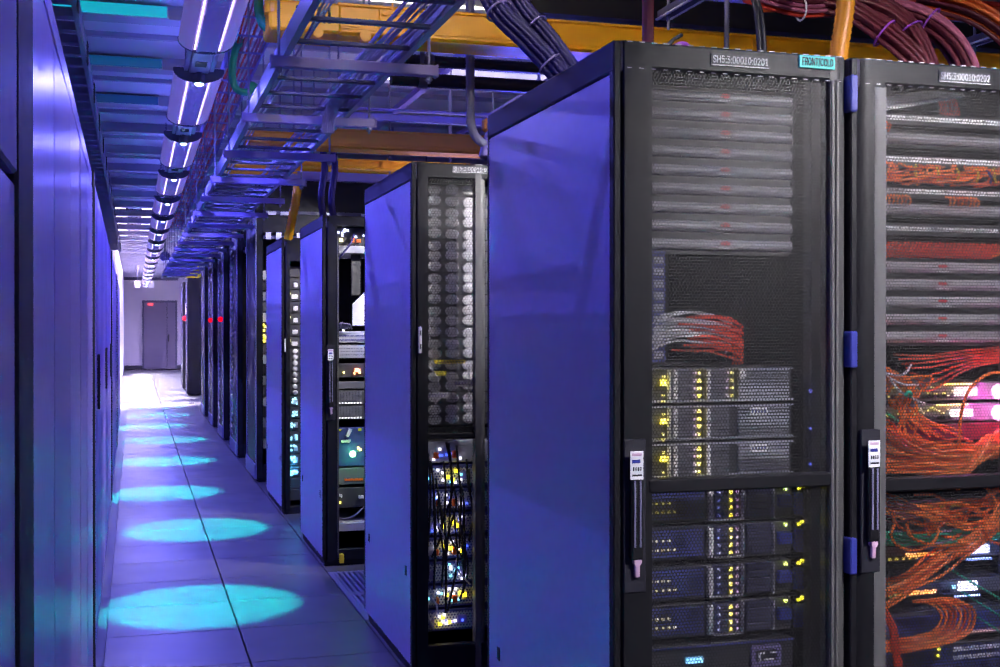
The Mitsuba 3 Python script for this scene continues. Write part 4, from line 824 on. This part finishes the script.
for k, y in enumerate((26.6, 29.2)):
    r = rack(y, 1.06, 2.5, 'black server cabinet beyond the cross aisle, ' + ('nearer' if k == 0 else 'farther') + ' of the two', side='side_dark_mat')
    part(r, 'front_frame', MB().box(ROW, ROW + .60, y, y + .045, .03, 2.5, .004), 'black_mat')
    part(r, 'edge_trim', MB().box(ROW - .008, ROW + .004, y + .5, y + .53, .03, 2.45, .003), 'steel_mat')
single('indicator', MB().ball((ROW - .03, 27.3, 1.63), .06, 2), 'red_mat', 'red indicator on the cabinet beyond the cross aisle', 'indicator light', smooth=True, emit=(1.1, .0, .004))
single('wall_notice', MB().box(ROW - .02, ROW - .004, 27.0, 27.25, 1.72, 1.95), 'white_mat', 'small white notice on the cabinet beyond the cross aisle', 'notice')

# ------------------------------------------------------------------ overhead: ladders, struts, raceways, pipes, cables
LZ = 2.35
lad = thing('cable_ladder', 'long blue-lit cable ladder hung over the aisle side of the rack rows', 'cable ladder')
rail_sec = [(-.010, -.034), (.012, -.034), (.012, -.028), (-.004, -.028), (-.004, .028), (.012, .028), (.012, .034), (-.010, .034)]
for x, sg in ((.477, 1), (.862, -1)):
    pl = [(x + a * sg, LZ + b) for a, b in rail_sec]
    if sg < 0: pl = pl[::-1]
    part(lad, 'rail', MB().prism(pl, 2.0, 23.0, 1), 'steel_mat')
rung = mikit.ply(MB().box(.487, .852, -.010, .010, LZ - .032, LZ - .018, .003).mesh(), 'steel_dark_mat')
for k in range(70): part(lad, 'rung', rung, at=(0, 2.1 + .29 * k, 0))
strut = MB().box(.425, .97, -.018, .018, -.036, .0, .003).box(.42, .426, -.021, .021, -.038, .003).box(.969, .975, -.021, .021, -.038, .003)
strut = mikit.ply(strut.mesh(), 'violet_mat')
rods = [mikit.ply(MB().cyl((a, 0, -.06), (a, 0, ZC - LZ + .05), .005, 6).mesh(), 'steel_mat') for a in (.447, .947)]
nut = [mikit.ply(MB().cyl((a, 0, -.05), (a, 0, -.036), .012, 6).mesh(), 'steel_mat') for a in (.447, .947)]
for k in range(17):
    y = 2.88 + 1.085 * k; at = (0, y, LZ - .05)
    s = thing('trapeze_hanger', 'strut hanger with two threaded rods under the long cable ladder, ' + ordinal[k] + ' from the camera', 'hanger', 'strut hangers under the long cable ladder')
    part(s, 'strut', strut, at=at); [part(s, 'threaded_rod', q, at=at) for q in rods]; [part(s, 'nut', q, at=at) for q in nut]
def along(x, z, y0, y1, step=.9, jx=.012, jz=.004): return [(x + U(-jx, jx), y, z + U(-jz, jz)) for y in np.arange(y0, y1, step)]
b = thing('cable_bundle', 'grey-violet cables laid along the long cable ladder', 'cables')
for k in range(16): part(b, 'cable', MB().tube(spline(along(.738 + .0072 * k, LZ - .006 + .007 * (k % 3), 2.1, 18, .7, .018), 4), .0036, 5), 'grey_cable_mat', True)
b = thing('cable_bundle', 'few pale cables lying along the left rail of the long cable ladder', 'cables')
for k in range(5): part(b, 'cable', MB().tube(spline(along(.500 + .009 * k, LZ - .006, 2.4, 16, .8, .008), 4), .0036, 5), 'white_cable_mat' if k % 2 else 'grey_cable_mat', True)
b = thing('cable_bundle', 'looped grey cables dropping through the rungs beside the nearest strut hangers', 'cables')
for k in range(6):
    x = .765 + .009 * k
    part(b, 'cable', MB().tube(spline([(x, 4.55, LZ), (x, 4.75, LZ), (x - .01, 4.92, LZ - .02), (x - .02, 5.0, LZ - .07), (x - .02, 5.02, LZ - .12)], 5), .0045, 5), 'grey_cable_mat', True)
# the tray with pink cables left of the ladder
bk = thing('wire_basket', 'narrow wire basket with pink cables beside the long cable ladder', 'cable basket')
part(bk, 'side_wire', MB().box(.455, .463, 3.2, 18, 2.80, 2.86).box(.615, .623, 3.2, 18, 2.80, 2.86), 'violet_mat')
wire = mikit.ply(MB().box(.455, .623, -.006, .006, 2.795, 2.803).mesh(), 'violet_mat')
for k in range(40): part(bk, 'cross_wire', wire, at=(0, 3.3 + .36 * k, 0))
b = thing('cable_bundle', 'pink and red cables lying in the narrow wire basket', 'cables')
for k in range(12): part(b, 'cable', MB().tube(spline(along(.475 + .012 * k, 2.808 + .007 * (k % 2), 3.3, 17.5, 1.0, .012), 4), .0050, 5), 'pink_cable_mat' if k % 3 else 'red_cable_mat', True)
def green_loop(y, label):
    cable([(.50, y, 2.83), (.47, y - .02, 2.77), (.455, y - .03, 2.66), (.475, y - .03, 2.585), (.53, y - .02, 2.575), (.56, y, 2.62)], .018, 'green_cable_mat', label, None, 6, 10, 'corrugated_hose', 'hose')
green_loop(4.75, 'green corrugated hose looping down near the nearest strut hangers'); green_loop(6.05, 'smaller green corrugated hose looping down farther along the basket')

def raceway(y, x0, x1, z0, z1, mat, label, dep=.20, joints=(), bolts=True):
    r = thing('cable_raceway', label, 'cable raceway')
    h = z1 - z0; t = .006
    sec = [(y, z1), (y, z0 + .012), (y + .012, z0), (y + dep - .012, z0), (y + dep, z0 + .012), (y + dep, z1), (y + dep - t, z1), (y + dep - t, z0 + .014), (y + dep - .014, z0 + t), (y + .014, z0 + t), (y + t, z0 + .014), (y + t, z1)]
    part(r, 'trough', MB().prism(sec, x0, x1, 0), mat)
    part(r, 'top_lip', MB().box(x0, x1, y - .012, y + .004, z1 - .012, z1, .003).box(x0, x1, y - .004, y + .002, z0 + .022, z0 + .032, .002), mat)
    for x in (x0 + .12, x1 - .12): part(r, 'hanger_rod', MB().cyl((x, y + dep / 2, z0 + .01), (x, y + dep / 2, ZC), .006, 6), 'steel_mat')
    for x in joints:
        part(r, 'coupling', MB().box(x - .05, x + .05, y - .014, y - .001, z0 + .005, z1 - .014, .003).box(x - .004, x + .004, y - .02, y - .013, z0, z1 + .01), mat)
        if bolts:
            for q in (-.03, .03): part(r, 'bolt', MB().cyl((x + q, y - .03, z1 - .03), (x + q, y - .012, z1 - .03), .012, 10).cyl((x + q, y - .034, z1 - .03), (x + q, y - .029, z1 - .03), .006, 8), mat, 30)
    return r
rc = raceway(4.6, .74, 5.85, 2.54, 2.66, 'raceway_mat', 'bright yellow raceway crossing behind the top of the nearest cabinet', joints=(.95, 2.55, 3.45))
for bx in (MB().box(.48, .75, 4.57, 4.80, 2.535, 2.65, .01), MB().cyl((.50, 4.60, 2.60), (.50, 4.60, 2.69), .035, 12), MB().cyl((.66, 4.55, 2.53), (.66, 4.59, 2.53), .02, 10), MB().cyl((.84, 4.55, 2.53), (.84, 4.59, 2.53), .022, 10), MB().cyl((1.0, 4.55, 2.53), (1.0, 4.59, 2.53), .022, 10)): part(rc, 'end_fitting', bx, 'raceway_mat', 30)
for k in range(7): part(rc, 'slot', MB().box(.58 + .02 * k, .589 + .02 * k, 4.566, 4.571, 2.57, 2.63), 'label_black_mat')
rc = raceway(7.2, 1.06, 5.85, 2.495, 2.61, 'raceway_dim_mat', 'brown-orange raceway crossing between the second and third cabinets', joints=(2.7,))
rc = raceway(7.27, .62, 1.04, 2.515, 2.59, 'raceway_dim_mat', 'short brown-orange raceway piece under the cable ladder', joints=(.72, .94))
rc = raceway(8.0, 1.02, 2.2, 2.485, 2.545, 'raceway_mat', 'thin yellow raceway above the third cabinet', dep=.12, joints=(1.62,))
rc = raceway(8.6, .60, 1.1, 2.49, 2.56, 'raceway_mat', 'short yellow raceway under the cable ladder, beyond the third cabinet', dep=.12)
single('yellow_pipe', MB().cyl((1.09, 9.0, 2.60), (1.90, 9.0, 2.60), .020, 10), 'raceway_mat', 'thin yellow pipe running level above the fourth cabinet', 'pipe', smooth=30)
hose = MB(); hp = spline([(1.150, 9.0, 2.60), (1.152, 8.99, 2.52), (1.140, 8.98, 2.38), (1.110, 9.0, 2.22), (1.088, 9.05, 2.08)], 10)
hose.tube(hp, [.030 + .003 * (i % 2) for i in range(len(hp))], 12)
single('yellow_hose', hose, 'raceway_mat', 'yellow hose dropping from the level pipe onto the fourth cabinet', 'hose', smooth=True)
single('orange_rod', MB().tube(spline([(1.125, 9.33, 1.93), (1.12, 9.34, 1.84), (1.118, 9.35, 1.78)], 5), .014, 8), 'raceway_mat', 'short orange cable end at the top of the fourth cabinet', 'cable', smooth=True)
single('raceway_end', MB().box(.96, 1.20, 24.2, 24.5, 2.40, 2.62, .01).box(.90, 1.25, 24.15, 24.2, 2.42, 2.48).cyl((1.08, 24.35, 2.6), (1.08, 24.35, ZC), .012, 6), 'yellow_mat', 'far yellow raceway end above the cross aisle', 'cable raceway')
# dark pipes, conduits and struts
for y, z, r, x0, lb in ((5.2, 2.595, .026, 1.10, 'upper black pipe crossing above the second cabinet'), (5.15, 2.50, .030, 1.06, 'lower black pipe crossing above the second cabinet')):
    p = thing('black_pipe', lb, 'pipe'); part(p, 'pipe', MB().cyl((x0, y, z), (3.4, y, z), r, 14), 'black_cable_mat', 30)
    part(p, 'clamp', MB().cyl((x0 + .12, y, z), (x0 + .16, y, z), r + .006, 14).box(x0 + .13, x0 + .15, y - .004, y + .004, z + r, ZC).cyl((2.2, y, z), (2.24, y, z), r + .006, 14), 'steel_dark_mat', 30)
single('blue_strut', MB().box(1.07, 2.2, 4.98, 5.02, 2.625, 2.645, .003), 'violet_mat', 'slim blue strut above the black pipes', 'strut')
single('conduit', MB().tube(spline([(1.372, 5.0, ZC - .02), (1.374, 5.0, 2.7), (1.376, 5.0, 2.36), (1.38, 5.0, 2.285), (1.40, 4.99, 2.235), (1.44, 4.99, 2.205)], 6), .019, 10), 'steel_mat', 'upright conduit bending off above the second cabinet', 'conduit', smooth=True)
s = thing('cable_drop', 'orange and lilac cable end above the second cabinet label', 'cable')
part(s, 'plug', MB().box(1.44, 1.53, 5.0, 5.06, 2.27, 2.325, .01), 'raceway_dim_mat'); part(s, 'sleeve', MB().tube(spline([(1.49, 5.02, 2.27), (1.46, 5.0, 2.22), (1.44, 4.99, 2.15)], 5), .03, 8), 'violet_mat', True)
for x, z, lb in ((1.70, 2.90, 'violet strut running away above the second cabinet'), (2.45, 2.94, 'violet strut running away farther right above the cabinets')):
    s = thing('channel_strut', lb, 'strut'); part(s, 'channel', MB().box(x - .022, x + .022, 5.4, 9.6, z - .02, z + .02, .003), 'violet_mat')
    part(s, 'rod', MB().cyl((x, 6.3, z), (x, 6.3, ZC), .006, 6).cyl((x, 8.3, z - .5), (x, 8.3, ZC), .006, 6), 'steel_dark_mat'); part(s, 'clamp', MB().box(x - .035, x + .035, 6.26, 6.34, z - .035, z - .02, .003).box(x - .03, x + .03, 8.28, 8.32, z - .52, z - .49), 'steel_mat')
single('cross_strut', MB().box(1.0, 3.0, 6.78, 6.82, 2.60, 2.64, .003).box(1.0, 3.0, 6.77, 6.83, 2.66, 2.668), 'violet_mat', 'level violet strut above the brown-orange raceway', 'strut')
single('cross_strut', MB().box(.9, 2.4, 8.6, 8.64, 2.47, 2.53, .004), 'violet_mat', 'broad level blue strut under the thin yellow pipe', 'strut')
s = thing('containment_panel', 'black board standing above the tall black cabinets behind the fourth cabinet', 'panel'); part(s, 'board', MB().box(1.07, 3.0, 11.40, 11.44, 2.482, 2.80, .004), 'black_mat'); part(s, 'rod', MB().cyl((1.3, 11.42, 2.8), (1.3, 11.42, ZC), .008, 6).cyl((2.7, 11.42, 2.8), (2.7, 11.42, ZC), .008, 6), 'steel_dark_mat')
s = thing('tie_bracket', 'white bracket on thin rods above the second cabinet side', 'bracket')
part(s, 'rod', MB().cyl((1.745, 8.3, 2.10), (1.745, 8.3, 2.5), .006, 6), 'steel_mat'); part(s, 'block', MB().box(1.71, 1.77, 8.27, 8.30, 2.44, 2.46).box(1.71, 1.77, 8.27, 8.30, 2.25, 2.30), 'white_mat')
for k, (x, y) in enumerate(((1.15, 7.72), (1.225, 7.78))): cable([(x, y, 2.56), (x + .01, y, 2.43), (x - .01, y + .02, 2.25), (x + .015, y + .03, 2.095)], .022, 'blue_cable_mat', 'thick blue cable dropping onto the third cabinet, ' + ('left' if k == 0 else 'right') + ' of the pair', None, 6, 8)
# dark tray over the nearest cabinets
s = thing('overhead_tray', 'black cable tray high above the nearest cabinets', 'cable tray')
part(s, 'bottom', MB().box(1.5, 5.88, 4.95, 5.6, 2.785, 2.795), 'black_mat'); part(s, 'rail', MB().box(1.5, 5.88, 4.935, 4.95, 2.775, 2.89, .003), 'black_mat'); part(s, 'rail', MB().box(1.5, 5.88, 5.6, 5.615, 2.775, 2.89, .003), 'black_mat')
for x0, y0, x1, y1, z, lb in ((1.937, 4.27, 1.974, 3.70, 2.60, 'channel strut with painted white highlights over the nearest cabinet'), (3.35, 4.32, 3.37, 3.80, 2.60, 'channel strut with painted white highlights over the cabinet at the right edge')):
    s = thing('channel_strut', lb, 'strut'); part(s, 'channel', MB().box(x0 - .02, x0 + .02, y1, y0, z, z + .035, .003), 'steel_dark_mat')
    part(s, 'flange', MB().box(x0 - .028, x0 - .018, y1, y0, z - .002, z + .004).box(x0 + .018, x0 + .028, y1, y0, z - .002, z + .004), 'white_mat'); part(s, 'rod', MB().cyl((x0, y0 - .06, z - .05), (x0, y0 - .06, ZC), .006, 6), 'steel_mat')  # white strips painted for the highlight along the strut edges
single('brown_conduit', MB().cyl((1.32, 3.0, 2.09), (1.32, 3.0, 2.315), .016, 12).cyl((1.36, 2.98, 2.165), (1.36, 3.02, 2.165), .018, 10), 'maroon_cable_mat', 'short brown conduit standing on the nearest cabinet', 'conduit', smooth=30)
single('purple_cap', MB().ball((1.42, 3.0, 2.13), .045, 2, (1, .8, 1.5)), 'purple_mat', 'purple cap on top of the nearest cabinet', 'cap', smooth=True)
cable([(1.37, 3.0, 2.17), (1.39, 3.0, 2.195), (1.42, 3.0, 2.215)], .006, 'black_cable_mat', 'short black lead beside the purple cap', None, 4)
for k in range(2): cable([(1.69 + .02 * k, 3.3, 2.62), (1.655 + .012 * k, 3.05, 2.36), (1.650 + .014 * k, 3.0, 2.25), (1.66 + .014 * k, 3.0, 2.085)], .008, 'black_cable_mat', 'black cable loop over the gap between the two nearest cabinets', 'black cable loops over the nearest cabinets')
hose = MB(); hp = spline([(1.95, 3.05, 2.85), (1.94, 3.02, 2.6), (1.927, 3.0, 2.35), (1.905, 3.0, 2.20), (1.89, 3.0, 2.08)], 16)
hose.tube(hp, [.024 + .003 * (i % 2) for i in range(len(hp))], 12)
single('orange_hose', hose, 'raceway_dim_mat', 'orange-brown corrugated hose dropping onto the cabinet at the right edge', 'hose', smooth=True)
def bundle(path, n, rad, r, mat, label, ties=(), tie_mat='violet_mat', group=None, flat=1.0, mats=None):
    """A tied bundle: n cables spread round the path."""
    p = spline(path, 6); b = thing('cable_bundle', label, 'cable bundle', group)
    t = np.gradient(p, axis=0); t /= np.linalg.norm(t, axis=1, keepdims=True); a = np.cross(t, [.15, 1.0, .2]); a /= np.linalg.norm(a, axis=1, keepdims=True); c = np.cross(t, a)
    for k in range(n):
        f = (k + .5) / n; q, rr = 2.399963 * k, rad * math.sqrt(f)
        part(b, 'cable', MB().tube(p + a * (rr * math.cos(q)) + c * (rr * math.sin(q) * flat), r, 6), (mats or [mat])[k % len(mats or [1])], True)
    for q in ties:
        i = min(int(q * (len(p) - 1)), len(p) - 2); dv = (p[i + 1] - p[i]) / np.linalg.norm(p[i + 1] - p[i]) * .004
        ang = np.linspace(0, 2 * PI, 17); R = rad + r * 1.3
        part(b, 'cable_tie', MB().tube(p[i] + np.cos(ang)[:, None] * a[i] * R + np.sin(ang)[:, None] * c[i] * R * flat, .0035, 5), tie_mat, True)
bundle([(1.06, 3.75, 2.56), (1.10, 3.66, 2.42), (1.165, 3.6, 2.33), (1.25, 3.55, 2.22), (1.34, 3.5, 2.08)], 14, .030, .0085, 'blue_cable_mat', 'thick bundle of dark blue cables dropping behind the nearest cabinet, left one', (.28, .72))
bundle([(1.13, 3.75, 2.56), (1.18, 3.66, 2.43), (1.25, 3.6, 2.32), (1.32, 3.55, 2.20), (1.40, 3.5, 2.08)], 14, .028, .0085, 'blue_cable_mat', 'thick bundle of dark blue cables dropping behind the nearest cabinet, right one', (.40,))
bundle([(2.02, 3.40, 2.46), (2.10, 3.3, 2.42), (2.17, 3.2, 2.33), (2.25, 3.15, 2.24), (2.36, 3.1, 2.08)], 11, .034, .009, 'maroon_cable_mat', 'dark red cable bundle dropping behind the orange hose', (.55,), 'purple_mat')
bundle([(2.10, 3.5, 2.50), (2.19, 3.3, 2.44), (2.25, 3.2, 2.36), (2.29, 3.15, 2.25), (2.31, 3.1, 2.08)], 10, .030, .009, 'maroon_cable_mat', 'dark red cable bundle dropping straight down, middle of three', (.6,), 'purple_mat')
bundle([(2.08, 3.5, 2.47), (2.22, 3.35, 2.445), (2.34, 3.22, 2.38), (2.42, 3.15, 2.27), (2.46, 3.1, 2.08)], 13, .036, .009, 'maroon_cable_mat', 'broad maroon cable bundle arching over the cabinet at the right edge', (.30, .58), 'purple_mat', mats=['maroon_cable_mat', 'maroon_cable_mat', 'pink_cable_mat'])
bundle([(1.95, 3.55, 2.49), (2.25, 3.5, 2.50), (2.6, 3.45, 2.49), (3.2, 3.4, 2.47), (4.2, 3.35, 2.48), (5.85, 3.3, 2.47)], 12, .036, .008, 'orange_cable_mat', 'orange-red cables running level under the black tray', (), flat=.5, mats=['orange_cable_mat', 'maroon_cable_mat', 'red_cable_mat'])
bundle([(1.72, 3.2, 2.40), (1.85, 3.25, 2.395), (1.98, 3.3, 2.40), (2.12, 3.35, 2.43)], 9, .026, .006, 'pink_cable_mat', 'pink cables running level left of the orange hose', (.62,), 'white_mat', flat=.6, mats=['pink_cable_mat', 'red_cable_mat', 'maroon_cable_mat'])
bundle([(2.38, 3.3, 2.47), (2.50, 3.22, 2.42), (2.60, 3.18, 2.35), (2.70, 3.15, 2.24), (2.76, 3.14, 2.095)], 12, .040, .0075, 'orange_cable_mat', 'orange and maroon cables slanting down at the top right corner', (), flat=.7, mats=['orange_cable_mat', 'maroon_cable_mat', 'maroon_cable_mat', 'orange_cable_mat'])
bundle([(1.60, 3.6, 2.56), (1.72, 3.55, 2.60), (1.84, 3.5, 2.56)], 5, .016, .006, 'red_cable_mat', 'red cables at the top edge left of the orange hose', ())
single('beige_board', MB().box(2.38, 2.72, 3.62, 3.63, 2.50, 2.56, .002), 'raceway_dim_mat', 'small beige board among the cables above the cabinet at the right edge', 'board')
# things hung far down the aisle
s = thing('dome_camera', 'dark round dome camera hanging over the aisle', 'camera')
part(s, 'stem', MB().cyl((.50, 21.8, 2.7), (.50, 21.8, ZC), .02, 8), 'steel_dark_mat', 30); part(s, 'dome', MB().ball((.50, 21.8, 2.66), .09, 2), 'gear_blue_mat', True); part(s, 'collar', MB().ball((.53, 21.77, 2.58), .05, 1, (1, 1, .5)), 'white_mat', True)
for k, (x, z) in enumerate(((.07, 2.72), (.45, 2.72))):
    s = thing('pendant_sign', 'small pale sign hung from the far ceiling, ' + ('left' if k == 0 else 'right') + ' of two', 'sign')
    part(s, 'rod', MB().cyl((x, 36, z), (x, 36, ZC), .012, 6), 'steel_mat'); part(s, 'body', MB().box(x - .08, x + .08, 35.96, 36.04, z - .16, z + .04, .01), 'white_mat')
